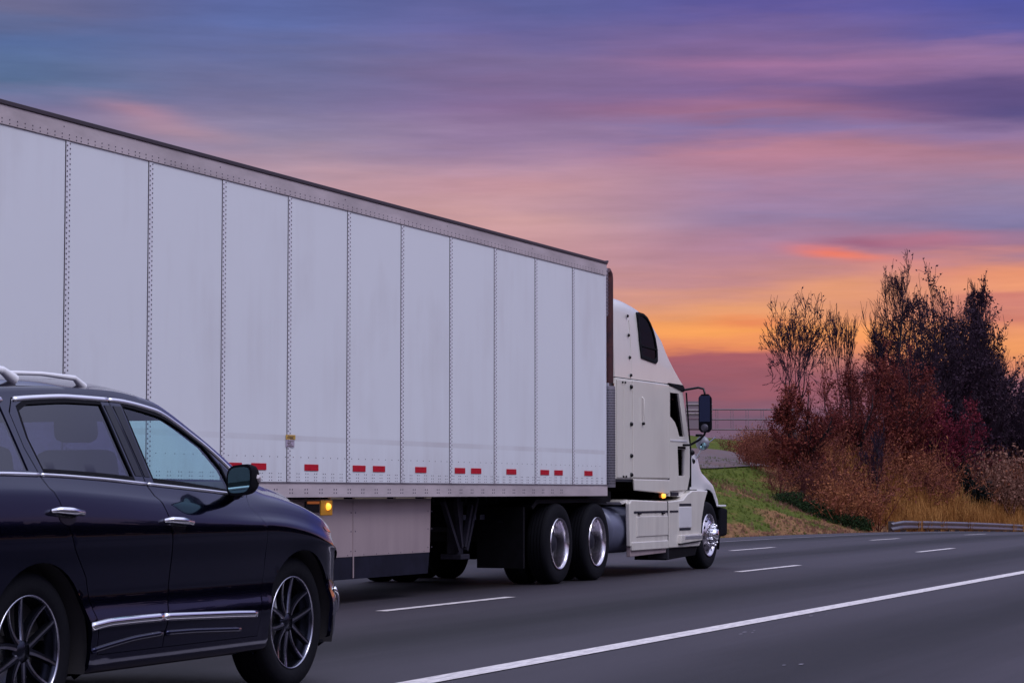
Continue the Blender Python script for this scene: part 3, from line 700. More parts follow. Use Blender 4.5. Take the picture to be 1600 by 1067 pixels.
# sleeper box, lower body (rounded vertical rear edge)
def sec_plan(x0, x1, y0, y1, r):   # plan outline with rounded rear corners
    return [(x1, y0)] + [(x0 + r - r * math.sin(rad(a)), y0 + r - r * math.cos(rad(a))) for a in range(0, 91, 15)] + \
           [(x0 + r - r * math.cos(rad(a)), y1 - r + r * math.sin(rad(a))) for a in range(0, 91, 15)] + [(x1, y1)]
def extr(plan, z0, z1):
    n = len(plan); V = [(x, y, z0) for x, y in plan] + [(x, y, z1) for x, y in plan]
    F = [(i, (i + 1) % n, (i + 1) % n + n, i + n) for i in range(n)] + [tuple(range(n)), tuple(reversed(range(n, 2 * n)))]
    return MB().add(V, F)
extr(sec_plan(29.12, 31.38, TY, TF - .0, .10), 1.30, 2.645).build('sleeper_box', MT['cab'], tk, bevel=.012)
extr(sec_plan(29.15, 31.40, TY + .02, TF - .02, .08), 1.27, 1.2995).build('sleeper_gap', MT['seam'], tk)
# access hatch and panels proud of the box
def plate(name, poly, m, y=TY, t=.012, b=.006, parent=tk): return MB().prism(poly, y - t, y + .004).build(name, m, parent, bevel=b)
def rect(x0, x1, z0, z1): return [(x0, z0), (x1, z0), (x1, z1), (x0, z1)]
plate('rear_side_panel', rect(29.20, 29.46, 1.32, 2.62), MT['cab'])
plate('latch_panel', rect(29.475, 29.80, 1.32, 2.62), MT['cab'])
plate('sleeper_side_panel', rect(29.815, 31.37, 1.32, 2.635), MT['cab'], t=.022, b=.012)
plate('sleeper_skirt', [(29.86, 1.15), (31.36, 1.10), (31.37, 1.30), (29.83, 1.305)], MT['cab'], t=.03, b=.02)
for (x, z) in ((29.73, 3.54), (29.75, 3.25), (29.76, 2.92), (29.78, 2.56), (29.73, 2.02), (29.73, 1.60), (29.73, 1.36), (29.66, 1.335)):
    pass
for z in (2.54, 2.04, 1.615, 1.36): 
    MB().lathe([(-.03, 0), (-.03, .022), (-.01, .03), (.01, .03)], (29.735, TY - .012, z), 12).build('latch', MT['trimblack'], tk)
for (x, z) in ((29.50, 2.59), (29.40, 2.59), (29.42, 1.335), (29.53, 1.335)):
    MB().lathe([(-.02, 0), (-.02, .013), (0, .016)], (x, TY - .01, z), 8).build('bolt', MT['trimblack'], tk)
# long grab handle on the sleeper side
MB().tube([(30.18, TY - .02, 2.42), (30.18, TY - .05, 2.39), (30.18, TY - .05, 2.10), (30.18, TY - .02, 2.07)], .010, 8).build('grab_handle', MT['cab'], tk)
MB().lathe([(-.035, 0), (-.035, .02), (0, .024)], (30.19, TY - .02, 2.06), 10).build('latch', MT['trimblack'], tk)

# roof fairing: loft along x of rounded sections
def fair_sec(x):
    xs_ = [29.13, 29.4, 29.85, 30.45, 30.9, 31.28, 31.60, 31.82, 32.02, 32.12]
    zt = [3.72, 3.745, 3.745, 3.68, 3.55, 3.36, 3.08, 2.86, 2.70, 2.64]
    z = float(np.interp(x, xs_, zt)); h = z - 2.655
    ins = .045 * h                    # tumblehome
    r = min(.22, h * .45)
    y0, y1 = TY + .006, TF - .006
    z0 = 2.655
    s = [(y0, z0), (y0 + ins * .25, z0 + h * .3), (y0 + ins * .6, z0 + h * .6)]
    s += [(y0 + ins + r - r * math.cos(rad(a)), z - r + r * math.sin(rad(a))) for a in range(0, 91, 15)]
    m = (y0 + y1) / 2; s += [(y0 + ins + r + .3, z + .025), (m, z + .05)]
    s += [(y0 + y1 - y, zz) for y, zz in reversed(s[:-1])]
    return s
st_ = []
for x in (29.13, 29.16, 29.25, 29.4, 29.6, 29.8, 30.0, 30.3, 30.5, 30.7, 30.9, 31.1, 31.28, 31.44, 31.6, 31.75, 31.9, 32.02, 32.1):
    s = fair_sec(x)
    if x < 29.15: s = [(y + (.05 if y < 11 else -.05 if y > 12.2 else 0), z - (.04 if z > 3 else 0)) for y, z in s]
    st_.append((x, s))
loft(st_, capA=True, capB=True).build('roof_fairing', MT['cabfair'], tk, sharp=40)
dots('fairing_fasteners', [(x, TY + o - .006, z) for x, z, o in ((29.74, 3.50, .040), (29.75, 3.24, .028), (29.76, 2.94, .016), (29.78, 2.70, .006))], .026, MT['trimblack'], tk, proud=.02, n=10)
# vertical crease strip on fairing side
MB().tube([(29.84, TY + .010, 2.67), (29.84, TY + .022, 3.1), (29.83, TY + .042, 3.45)], .006, 6).build('fairing_crease', MT['cab'], tk)
# quarter window in the fairing (shape follows the fairing slope)
def fy(z): 
    h = 1.06; u = (z - 2.655) / h; return TY + .006 + .045 * h * np.interp(u, [0, .3, .6, 1], [0, .25, .6, 1.0])
win = [(30.155, 2.965), (30.66, 2.93), (30.715, 2.965), (30.72, 3.10), (30.66, 3.28), (30.54, 3.43), (30.38, 3.535), (30.12, 3.55), (30.08, 3.52), (30.09, 3.2)]
win = [(30.27, 2.985), (30.84, 2.945), (30.91, 2.98), (30.92, 3.12), (30.87, 3.26), (30.80, 3.36), (30.70, 3.45), (30.58, 3.52), (30.44, 3.555), (30.25, 3.56), (30.21, 3.53), (30.225, 3.2)]
cxw = sum(x for x, z in win) / len(win); czw = sum(z for x, z in win) / len(win)
def ring(name, scale_out, scale_in, o, m):
    n = len(win); V = []
    for s, oo in ((scale_out, o), (scale_in, o), (scale_in, o - .05), (scale_out, o - .05)):
        V += [(cxw + (x - cxw) * s, fy(czw + (z - czw) * s) - oo, czw + (z - czw) * s) for x, z in win]
    F = []
    for k in range(4):
        for i in range(n): F.append((k * n + i, k * n + (i + 1) % n, ((k + 1) % 4) * n + (i + 1) % n, ((k + 1) % 4) * n + i))
    return MB().add(V, F).build(name, m, tk, bevel=.006)
fr_ = ring('window_frame', 1.10, .93, .018, MT['rubber'])
V = [(cxw + (x - cxw) * .96, fy(czw + (z - czw) * .96) - .004, czw + (z - czw) * .96) for x, z in win]
MB().add(V, [tuple(range(len(V)))]).build('pane', MT['cabglass'], fr_)
V = [(cxw + (x - cxw) * .96, fy(czw + (z - czw) * .96) - .0015, czw + (z - czw) * .96) for x, z in win]
MB().add(V, [tuple(range(len(V)))]).build('dark_backing', MT['rubber'], fr_)  # black sheet added behind the pane, standing in for the unlit interior
MB().beam((30.25, fy(3.13) - .012, 3.13), (30.90, fy(3.11) - .012, 3.11), .02, .02).build('glazing_bar', MT['rubber'], fr_)
# black gutter between roof and door
MB().prism([(31.37, 2.640), (32.02, 2.56), (32.08, 2.60), (31.98, 2.66), (31.37, 2.665)], TY - .03, TY + .06).build('roof_gutter', MT['rubber'], tk, bevel=.008)
# cab shell with door
A = [(31.40, 1.14), (32.20, 1.16), (32.32, 1.35), (32.32, 1.80), (31.98, 2.62), (31.40, 2.62)]
WN = [(31.42, 2.53), (31.82, 2.53), (32.08, 1.92), (31.84, 1.92), (31.75, 2.03), (31.64, 2.12), (31.42, 2.20)]
def prism_hole(name, outer, holes, y0, y1, m, parent, bevel=0):
    pts = list(outer); E = [(i, (i + 1) % len(outer)) for i in range(len(outer))]
    for h in holes:
        k = len(pts); pts += h; E += [(k + i, k + (i + 1) % len(h)) for i in range(len(h))]
    r = delaunay_2d_cdt([Vector(p) for p in pts], E, [], 0, 1e-5); vv = r[0]; ff = r[2]
    def inside(p, poly):
        c = False; n = len(poly)
        for i in range(n):
            x1, z1 = poly[i]; x2, z2 = poly[(i + 1) % n]
            if (z1 > p[1]) != (z2 > p[1]) and p[0] < (x2 - x1) * (p[1] - z1) / (z2 - z1) + x1: c = not c
        return c
    keep = []
    for f in ff:
        c = sum((vv[i] for i in f), Vector((0, 0))) / len(f)
        if inside(c, outer) and not any(inside(c, h) for h in holes): keep.append(f)
    n = len(vv); V = [(v.x, y0, v.y) for v in vv] + [(v.x, y1, v.y) for v in vv]; F = []
    ec = {}
    for f in keep:
        F.append(tuple(f)); F.append(tuple(i + n for i in reversed(f)))
        for a, b in zip(f, list(f[1:]) + [f[0]]):
            ec[(min(a, b), max(a, b))] = ec.get((min(a, b), max(a, b)), []) + [(a, b)]
    for k, l in ec.items():
        if len(l) == 1: a, b = l[0]; F.append((b, a, a + n, b + n))
    return MB().add(V, F).build(name, m, parent, bevel=bevel)
door = prism_hole('door', A, [WN, [(31.80, 1.36), (32.09, 1.36), (32.10, 1.74), (31.76, 1.74)]], TY - .012, TY + .04, MT['cab'], tk, bevel=.004)
MB().prism([(x, z) for x, z in WN], TY + .015, TY + .02).build('window_pane', MT['cabglass'], door)
MB().prism([(31.80, 1.36), (32.09, 1.36), (32.10, 1.74), (31.76, 1.74)], TY + .012, TY + .018).build('lower_window_pane', MT['glassdark'], door)
MB().prism([(31.80, 1.36), (32.09, 1.36), (32.10, 1.74), (31.76, 1.74)], TY + .03, TY + .038).build('lower_window_lining', MT['trimblack'], door)
MB().box(31.76, 32.12, TY - .016, TY, 1.745, 1.78).build('trim', MT['trimblack'], door)
MB().box(31.42, 32.18, TY - .02, TY - .01, 1.845, 1.87).build('belt_moulding', MT['fender'], door, bevel=.006)
MB().prism([(31.40, 1.07), (31.95, 1.06), (32.2, 1.16), (32.2, 1.165), (31.40, 1.135)], TY + .01, TY + .1).build('door_sill', MT['cab'], tk)
MB().box(31.48, 31.80, TY - .01, TY + .02, 1.075, 1.125).build('sill_step', MT['gear'], tk)
# seam between sleeper and door
MB().box(31.382, 31.398, TY - .006, TY + .03, 1.15, 2.63).build('door_seam', MT['seam'], tk)
# cab interior volume + far side + windscreen
MB().prism([(31.40, 1.14), (32.2, 1.16), (32.3, 1.35), (32.3, 1.78), (31.9, 1.80), (31.9, 1.2), (31.42, 1.2)], TY + .06, TF - .06).build('dashboard', MT['interior'], tk)
prism_hole('door', A, [WN], TF - .04, TF + .012, MT['cab'], tk, bevel=.004)
MB().prism([(x, z) for x, z in WN], TF - .02, TF - .015).build('window_pane', MT['cabglass'], tk)
MB().prism([(32.33, 1.82), (32.35, 1.82), (32.02, 2.62), (32.0, 2.62)], TY + .08, TF - .08).build('windscreen', MT['cabglass'], tk)
for y in (TY + .035, TF - .075): MB().prism([(32.24, 1.80), (32.36, 1.80), (32.04, 2.63), (31.97, 2.63)], y, y + .045).build('windscreen_pillar', MT['cab'], tk)
MB().box(31.4, 31.45, TY + .08, TF - .08, 1.2, 2.6).build('cab_rear_lining', MT['interior'], tk)
MB().tube([(32.16, TY - .015, 2.56), (32.30, TY - .012, 1.95), (32.36, TY - .012, 1.75), (32.36, TY - .01, 1.2)], .012, 6).build('door_seal', MT['trimblack'], tk)
# hood shell
def hood_sec(x):
    zs = float(np.interp(x, [32.33, 32.6, 32.84, 32.94, 33.02, 33.2, 33.5, 33.75, 33.95, 34.08, 34.16], [1.80, 1.78, 1.72, 1.56, 1.47, 1.41, 1.30, 1.17, 1.00, .86, .74]))
    zc = float(np.interp(x, [32.33, 32.9, 33.5, 33.9, 34.16], [1.88, 1.78, 1.55, 1.32, 1.0]))
    yi = float(np.interp(x, [32.33, 33.5, 33.9, 34.1, 34.16], [0.0, 0.0, .04, .14, .24]))
    y0 = TY + .0 + yi; r = .16
    bot = 1.165
    if x > 32.75:
        d = (x - 33.22) / .68; bot = .47 + .70 * math.sqrt(max(0, 1 - d * d)) if abs(d) < 1 else .47
        bot = max(bot, .90 if x > 33.2 else 0)
    bot = min(bot, zs - .06)
    s = [(y0 + .012, bot), (y0, bot + (zs - bot) * .3), (y0 + .008, bot + (zs - bot) * .6), (y0 + .04, zs - .03 - (zs - bot) * .08), (y0 + .10, zs - .004), (y0 + .22, zs + .02)]
    s += [(y0 + .42, zs + (zc - zs) * .45), (11.3, zc - .03), (11.64, zc)]
    return s + [(23.28 - y, z) for y, z in reversed(s[:-1])]
loft([(x, hood_sec(x)) for x in (32.38, 32.5, 32.6, 32.72, 32.8, 32.86, 32.95, 33.05, 33.2, 33.35, 33.5, 33.65, 33.75, 33.85, 33.95, 34.02, 34.08, 34.13, 34.16)], capB=True).build('hood', MT['fender'], tk)
MB().box(32.345, 32.40, TY + .03, TF - .03, 1.15, 1.79).build('hood_gap', MT['seam'], tk)
dots('vent_hole', [(32.53, TY + .02, 1.70), (32.56, TY + .02, 1.575)], .045, MT['trimblack'], tk, proud=.03, n=12, kind=None)
# fender inner, bumper
MB().lathe([(.08, .66), (.55, .66)], (33.22, YS, .495), 32, a0=rad(-20), a1=rad(200)).build('wheel_well', MT['black'], tk)
MB().box(32.9, 33.9, 11.0, 12.3, .7, 1.4).build('engine', MT['black'], tk)
MB().prism([(33.80, .45), (34.22, .47), (34.24, .88), (33.86, .905)], YS + .06, TF - .02).build('bumper', MT['blackplastic'], tk, bevel=.04)
MB().box(33.78, 34.12, YS + .05, YS + .3, .905, .935).build('bumper_lip', MT['fender'], tk, bevel=.01)
MB().prism([(34.12, .95), (34.2, .95), (34.17, 1.25), (34.1, 1.25)], 11.0, 12.3).build('grille', MT['trimblack'], tk)
# side fairings
R1 = [(29.56, .40), (29.53, .98), (29.62, 1.025), (31.14, 1.0), (31.15, .40)]
fa = MB().prism(R1, YS - .005, YS + .06).build('side_fairing', MT['cab'], tk, bevel=.018)
MB().prism([(29.60, .265), (31.10, .285), (31.15, .398), (29.60, .398)], YS + .01, YS + .07).build('fairing_underlip', MT['skirt'], fa, bevel=.01)
MB().prism(rect(29.60, 31.13, .345, .46), YS - .022, YS + .02).build('fairing_foot', MT['cab'], fa, bevel=.014)
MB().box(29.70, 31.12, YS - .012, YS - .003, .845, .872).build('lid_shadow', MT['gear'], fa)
for x in (29.85, 30.86): MB().box(x, x + .10, YS - .03, YS, .825, .855).build('lid_latch', MT['trimblack'], fa, bevel=.006)
plate('access_panel', rect(29.80, 31.12, .53, .80), MT['cab'], y=YS - .006, t=.012, b=.01, parent=fa)
MB().prism([(29.30, 1.0), (29.62, 1.03), (29.62, .99), (29.38, .96)], YS + .05, YS + .5).build('fairing_return', MT['cab'], tk, bevel=.01)
R2 = [(31.20, .345), (31.20, 1.0), (31.85, 1.02), (32.05, 1.10), (32.30, 1.152), (33.03, 1.152), (32.86, .98), (32.72, .72), (32.66, .40), (32.6, .345)]
fb = MB().prism(R2, YS - .005, YS + .5).build('step_fairing', MT['cab'], tk, bevel=.018)
MB().box(31.66, 32.2, YS - .012, YS + .0, .93, .965).build('upper_step_plate', MT['gear'], fb, bevel=.004)
MB().box(31.64, 32.22, YS - .012, YS + .01, .62, .92).build('step_back_panel', MT['fender'], fb, bevel=.03)
MB().box(31.66, 32.16, YS - .014, YS + .0, .585, .618).build('step_recess', MT['gear'], fb, bevel=.004)
MB().prism([(31.6, .40), (32.60, .43), (32.60, .53), (31.62, .52)], YS - .05, YS + .02).build('lower_step', MT['cab'], fb, bevel=.012)
MB().box(31.78, 32.56, YS - .056, YS - .048, .458, .505).build('step_tread', MT['satin'], fb, bevel=.003)
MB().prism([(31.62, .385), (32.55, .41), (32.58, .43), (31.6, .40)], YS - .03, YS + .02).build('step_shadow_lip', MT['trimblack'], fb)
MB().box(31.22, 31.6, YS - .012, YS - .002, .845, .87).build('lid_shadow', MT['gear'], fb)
MB().prism([(31.17, .18), (32.5, .22), (32.6, .34), (31.2, .34)], YS + .03, YS + .5).build('under_tray', MT['black'], tk)
MB().box(31.165, 31.19, YS + .004, YS + .3, .2, 1.0).build('fairing_gap', MT['seam'], tk)
# fuel tank with round end showing behind the drive wheel
MB().lathe([(-.02, .0), (-.01, .22), (.03, .30), (.05, .315), (1.2, .315)], (29.10, YS + .40, .62), 40, axis='X').build('fuel_tank', MT['tank'], tk, sharp=50)
MB().lathe([(-.03, .0), (-.03, .05), (0, .05)], (29.10, YS + .28, .68), 12, axis='X').build('tank_fitting', MT['chrome'], tk)
# cab marker lamp
cm = MB().lathe([(-.03, 0), (-.03, .028), (.01, .034)], (31.02, YS + .02, 1.075), 12).build('marker_lamp', MT['amberhot'], tk)
MB().box(30.95, 31.10, YS + .03, YS + .06, 1.05, 1.10).build('lamp_base', MT['redamber'], tk)
# exhaust stack and perforated shield behind the sleeper
ex = MB().tube([(28.985, YS + .09, 1.2), (28.985, YS + .09, 3.94), (28.975, YS + .09, 4.00), (28.93, YS + .09, 4.045)], [.062, .062, .060, .052], 20).build('exhaust_stack', MT['exh'], tk)
MB().lathe([(1.19, .078), (1.2, .08), (2.50, .08), (2.52, .078)], (28.985, YS + .085, 0), 24, axis='Z').build('heat_shield', MT['perf'], ex)
pts = []
mb = MB()
for i, z in enumerate(np.arange(1.24, 2.48, .034)):
    for k in range(26):
        a = 2 * math.pi * (k + .5 * (i % 2)) / 26; c_ = Vector((28.985 + .0812 * math.cos(a), YS + .085 + .0812 * math.sin(a), z)); tv = Vector((-math.sin(a), math.cos(a), 0))
        V = [c_ + tv * .0075 + Vector((0, 0, 0)), c_ + Vector((0, 0, .010)), c_ - tv * .0075, c_ - Vector((0, 0, .010))]
        mb.add(V, [(0, 1, 2, 3)])
o = mb.build('shield_holes', MT['seam'], ex, fixn=False); o['kind'] = 'stuff'
MB().lathe([(2.52, .070), (2.56, .070)], (28.985, YS + .088, 0), 20, axis='Z').build('clamp', MT['chrome'], ex)
MB().tube([(29.0, YS + .1, 3.62), (29.16, YS + .16, 3.62)], .012, 6).build('stack_bracket', MT['gear'], ex)
# main mirror on its tubular arm
mx, my = 31.98, 10.05
mr_ = MB().tube([(31.98, TY - .01, 2.585), (31.99, my + .10, 2.62), (31.99, my + .02, 2.60), (31.985, my, 2.53)], .017, 8).build('mirror', MT['trimblack'], tk)
MB().tube([(32.00, TY - .01, 1.80), (32.0, TY - .12, 1.80), (32.0, my + .08, 1.88), (31.99, my + .01, 1.95), (31.985, my, 1.98)], .017, 8).build('lower_arm', MT['trimblack'], mr_)
hs = []
for (y, z) in [(my - .10, 2.02), (my - .06, 1.975), (my + .06, 1.975), (my + .10, 2.02), (my + .10, 2.48), (my + .055, 2.53), (my - .055, 2.53), (my - .10, 2.48)]: hs.append((y, z))
V = [(mx, y, z) for y, z in hs] + [(mx + .06, my + (y - my) * .9, 2.25 + (z - 2.25) * .96) for y, z in hs]
n = len(hs); MB().add(V, [tuple(range(n)), tuple(reversed(range(n, 2 * n)))] + [(i, i + n, (i + 1) % n + n, (i + 1) % n) for i in range(n)]).build('mirror_housing', MT['blackplastic'], mr_, bevel=.015)
MB().box(mx - .006, mx + .002, my - .082, my + .082, 2.13, 2.50).build('mirror_glass', mat('dark_mirror_glass', (.035, .045, .10), .06, 1), mr_, bevel=.004)
MB().lathe([(-.012, 0), (-.011, .045), (0, .055)], (mx - .002, my + .005, 2.045), 16, axis='X').build('spot_mirror', MT['disc'], mr_)
# convex mirror on the hood
hm = MB().lathe([(-.055, 0), (-.05, .05), (-.02, .095), (.0, .105), (.03, .08), (.05, 0)], (32.72, YS - .02, 1.84), 24, axis='X').build('hood_mirror', mat('dull_mirror_shell', (.26, .26, .30), .45, .3), tk)
MB().tube([(32.74, YS + .0, 1.76), (32.82, YS + .12, 1.60), (32.84, YS + .18, 1.52)], .011, 6).build('mirror_stalk', MT['fender'], hm)
MB().lathe([(-.057, 0), (-.056, .04), (-.05, .05)], (32.72, YS - .045, 1.80), 16, axis='X').build('lower_lens', MT['mirror'], hm)
MB().obox((32.68, YS + .02, 1.955), (.05, .10, .04)).build('mirror_cap', MT['trimblack'], hm, bevel=.01)
MB().tube([(32.76, YS - .09, 1.84), (32.9, YS - .16, 1.93)], .008, 6).build('mirror_stay', MT['tank'], hm)

# ================================================================== BLACK SUV
SYC = 7.17      # centre line of the car
sv = thing('suv', 'glossy black sport utility vehicle with chrome window trim and silver roof rails beside the trailer', 'car', (10.6, SYC, 0))
def itp(xs, ys):
    xs = np.array(xs); ys = np.array(ys); m = np.gradient(ys, xs)
    # monotone-ish hermite
    d = np.diff(ys) / np.diff(xs)
    mm = np.zeros(len(xs)); mm[0] = d[0]; mm[-1] = d[-1]
    for i in range(1, len(xs) - 1):
        mm[i] = 0 if d[i - 1] * d[i] <= 0 else 2 * d[i - 1] * d[i] / (d[i - 1] + d[i])
    def f(x):
        x = np.clip(np.asarray(x, float), xs[0], xs[-1]); i = np.clip(np.searchsorted(xs, x) - 1, 0, len(xs) - 2)
        h = xs[i + 1] - xs[i]; t = (x - xs[i]) / h
        return (2*t**3-3*t**2+1)*ys[i] + (t**3-2*t**2+t)*h*mm[i] + (-2*t**3+3*t**2)*ys[i+1] + (t**3-t**2)*h*mm[i+1]
    return f
W = itp([8.10, 8.16, 8.30, 8.55, 8.9, 9.4, 12.15, 12.38, 12.55, 12.70, 12.83, 12.93, 13.0, 13.04], [.60, .78, .90, .955, .968, .972, .970, .958, .925, .855, .745, .56, .34, .06])
zbelt = itp([8.1, 9.16, 9.45, 9.99, 10.44, 10.93, 11.24, 11.47, 11.85, 12.1, 12.35, 12.55, 12.72, 12.85, 13.04], [1.19, 1.208, 1.205, 1.187, 1.163, 1.137, 1.12, 1.105, 1.085, 1.055, 1.005, .955, .895, .83, .74])
zedge = itp([8.1, 8.3, 8.8, 9.2, 9.45, 9.67, 10.03, 10.44, 10.83, 11.06, 11.276, 11.646, 11.80, 12.0, 12.25, 12.5, 12.7, 12.85, 13.04], [1.25, 1.40, 1.53, 1.553, 1.567, 1.583, 1.600, 1.597, 1.560, 1.492, 1.400, 1.212, 1.155, 1.125, 1.082, 1.022, .955, .88, .765])
zc = itp([8.1, 8.2, 8.4, 8.7, 9.0, 9.6, 10.4, 10.8, 11.1, 11.4, 11.7, 12.0, 12.1, 12.3, 12.6, 12.8, 12.93, 13.04], [1.27, 1.44, 1.60, 1.685, 1.71, 1.732, 1.738, 1.710, 1.62, 1.475, 1.33, 1.20, 1.185, 1.165, 1.10, 1.01, .92, .78])
wre = itp([8.1, 9.0, 10.5, 11.1, 11.65, 11.9, 12.3, 12.7, 13.04], [.70, .71, .705, .725, .80, .80, .76, .70, .64])   # of half width .97
def fix(x): return np.asarray(x, float)
def ctrl(x):
    x = fix(x); w = W(x); zb = zbelt(x); ze = zedge(x); zz = zc(x); hoodk = np.clip((x - 11.75) / .3, 0, 1)
    one = np.ones_like(x)
    zlow = .235 + .10 * np.clip((x - 12.6) / .4, 0, 1)
    P = [(w * .86, zlow), (w * .965, zlow + .03), (w * .988, .385 * one), (w * 1.0, .485 * one), (w * .975, .60 * one), (w * .982, .77 * one * (1) - .0 * one),
         (w * .998, np.minimum(.935, zb - .16)), (w * .966, zb - .095), (w * .915, zb), (w * wre(x) / 1.0, ze), ]
    # upper pillar edge width comes from wre (share of half width)
    e = P[9]; P.append((e[0] * .90, ze + (zz - ze) * (.50 + .1 * hoodk))); P.append((e[0] * .55, ze + (zz - ze) * .88)); P.append((e[0] * 0, zz))
    return P
NK = 12
def surf(x, t):
    x = np.asarray(x, float); t = np.asarray(t, float); P = ctrl(x); Y = np.stack([p[0] for p in P], -1); Z = np.stack([p[1] * np.ones_like(x) for p in P], -1)
    i = np.clip(np.floor(t).astype(int), 0, NK - 1); u = t - i
    def g(A, k): 
        k = np.asarray(k)
        k2 = np.clip(k, 0, NK); v = np.take_along_axis(A, k2[..., None], -1)[..., 0]
        return v
    def cr(A, mirror):
        p0, p1, p2, p3 = g(A, i - 1), g(A, i), g(A, i + 1), g(A, i + 2)
        p3 = np.where(i + 2 > NK, (-1 if mirror else 1) * g(A, np.full_like(i, NK - 1)), p3)
        # corner at belt (8) and edge (9): damp tangents
        return .5 * ((2*p1) + (-p0+p2)*u + (2*p0-5*p1+4*p2-p3)*u*u + (-p0+3*p1-3*p2+p3)*u**3)
    return cr(Y, True), cr(Z, False)
def P3(x, t, off=0.0):
    """point on the near side of the car, `off` metres outside the skin"""
    x = np.asarray(x, float); t = np.asarray(t, float)
    y, z = surf(x, t)
    if np.any(off != 0):
        h = .02; y1, z1 = surf(x, np.clip(t + h, 0, NK)); y0, z0 = surf(x, np.clip(t - h, 0, NK)); ty, tz = y1 - y0, z1 - z0
        dx = .01; yb, zb = surf(x + dx, t); ya, za = surf(x - dx, t)
        a = np.stack([np.full_like(x, 2 * dx), yb - ya, zb - za], -1); b = np.stack([np.zeros_like(x), ty, tz], -1)
        n = np.cross(a, b); n /= np.maximum(np.linalg.norm(n, axis=-1, keepdims=True), 1e-9)
        s = np.sign(n[..., 1:2] + 1e-6); top = t > 10.5
        n = np.where((np.where(top, n[..., 2], n[..., 1] * .8 + n[..., 2] * .2) < 0)[..., None], -n, n)
        return np.stack([x, SYC - y, z], -1) + np.stack([n[..., 0], -n[..., 1], n[..., 2]], -1) * off
    return np.stack([x, SYC - y, z], -1)
TT = np.linspace(0, 9.0, 361)
def t_of(x, z):
    yy, zz = surf(np.full_like(TT, x), TT); zz = np.maximum.accumulate(zz); return float(np.interp(z, zz, TT))
def xz(poly): return [(x, t_of(x, z)) for x, z in poly]
KS = .14
def inside_np(p, poly):
    poly = np.asarray(poly); c = np.zeros(len(p), bool); n = len(poly); j = n - 1
    for i in range(n):
        xi, yi = poly[i]; xj, yj = poly[j]
        if yi != yj:
            m = ((yi > p[:, 1]) != (yj > p[:, 1])) & (p[:, 0] < (xj - xi) * (p[:, 1] - yi) / (yj - yi) + xi); c ^= m
        j = i
    return c
def dens(poly, d):
    o = []
    for i in range(len(poly)):
        a = np.array(poly[i]); b = np.array(poly[(i + 1) % len(poly)]); n = max(1, int(np.linalg.norm((b - a) * (1, KS)) / d))
        o += [tuple(a + (b - a) * k / n) for k in range(n)]
    return o
def skin(name, outer, holes, m, parent, off=0., depth=.012, step=.045, mirror=True, tsnap=None, ob=True, sides=(1,)):
    """a panel cut from the body surface, with folded-in edges"""
    loops = [dens(outer, step)] + [dens(h, step) for h in holes]
    pts = []; E = []
    for lp in loops:
        k = len(pts); pts += [Vector((x, t * KS)) for x, t in lp]; E += [(k + i, k + (i + 1) % len(lp)) for i in range(len(lp))]
    oo = np.array(outer); x0, t0 = oo.min(0); x1, t1 = oo.max(0)
    gx = np.arange(x0 + step / 2, x1, step); gt = np.arange(0.0, 12.001, .25); gt = gt[(gt > t0 + .04) & (gt < t1 - .04)]
    G = np.array([(a, b) for b in gt for a in gx]) if len(gx) and len(gt) else np.zeros((0, 2))
    if len(G):
        keep = inside_np(G, loops[0])
        for h in loops[1:]: keep &= ~inside_np(G, h)
        G = G[keep]; allb = np.array([(p.x, p.y) for p in pts]); Gs = G * (1, KS)
        d = np.array([np.min(np.hypot(*(allb - q).T)) for q in Gs]) if len(Gs) else np.array([])
        Gs = Gs[d > step * .35]; pts += [Vector(q) for q in Gs]
    r = delaunay_2d_cdt(pts, E, [], 0, 1e-6); vv = np.array([(v.x, v.y / KS) for v in r[0]]); ff = np.array([f for f in r[2] if len(f) == 3])
    c = vv[ff].mean(1); keep = inside_np(c, loops[0])
    for h in loops[1:]: keep &= ~inside_np(c, h)
    ff = ff[keep]; used = np.unique(ff); mp = -np.ones(len(vv), int); mp[used] = np.arange(len(used)); vv = vv[used]; ff = mp[ff]
    vv[:, 1] = np.clip(vv[:, 1], 0, 12)
    A = P3(vv[:, 0], vv[:, 1], off if off else 1e-5); B = P3(vv[:, 0], vv[:, 1], off - depth)
    ec = {}
    for f in ff:
        for a, b in ((f[0], f[1]), (f[1], f[2]), (f[2], f[0])): ec.setdefault((min(a, b), max(a, b)), []).append((a, b))
    # orient outward
    n0 = np.cross(A[ff[:, 1]] - A[ff[:, 0]], A[ff[:, 2]] - A[ff[:, 0]]).sum(0); out_ = (A - B).sum(0)
    flip = np.dot(n0, out_) < 0
    F = [tuple(int(i) for i in (f[::-1] if flip else f)) for f in ff]
    bedge = []
    for k, l in ec.items():
        if len(l) == 1 and not (vv[l[0][0], 1] > 11.99 and vv[l[0][1], 1] > 11.99): bedge.append(l[0])
    nA = len(A); V = list(map(tuple, A)); bi = {}
    for a, b in bedge:
        for q in (a, b):
            if q not in bi: bi[q] = len(V); V.append(tuple(B[q]))
    SKf = [((b, a, bi[a], bi[b]) if not flip else (a, b, bi[b], bi[a])) for a, b in bedge]
    obs = []
    for sd in sides:
        VV = V if sd > 0 else [(x, 2 * SYC - y, z) for x, y, z in V]; FF = F + SKf
        if sd < 0: FF = [tuple(reversed(f)) for f in FF]
        mb = MB().add(VV, FF, True); o = mb.build(name, m, parent, fixn=False); o.data.set_sharp_from_angle(angle=rad(38)); obs.append(o)
    return obs
def circ(cx, cz, rx_, rz_=None, a0=0, a1=360, n=40):
    rz_ = rz_ or rx_; return [(cx + rx_ * math.cos(rad(a0 + (a1 - a0) * k / n)), cz + rz_ * math.sin(rad(a0 + (a1 - a0) * k / n))) for k in range(n + (0 if a1 - a0 == 360 else 1))]
HX1, HX2, HZ = 9.39, 12.07, .383
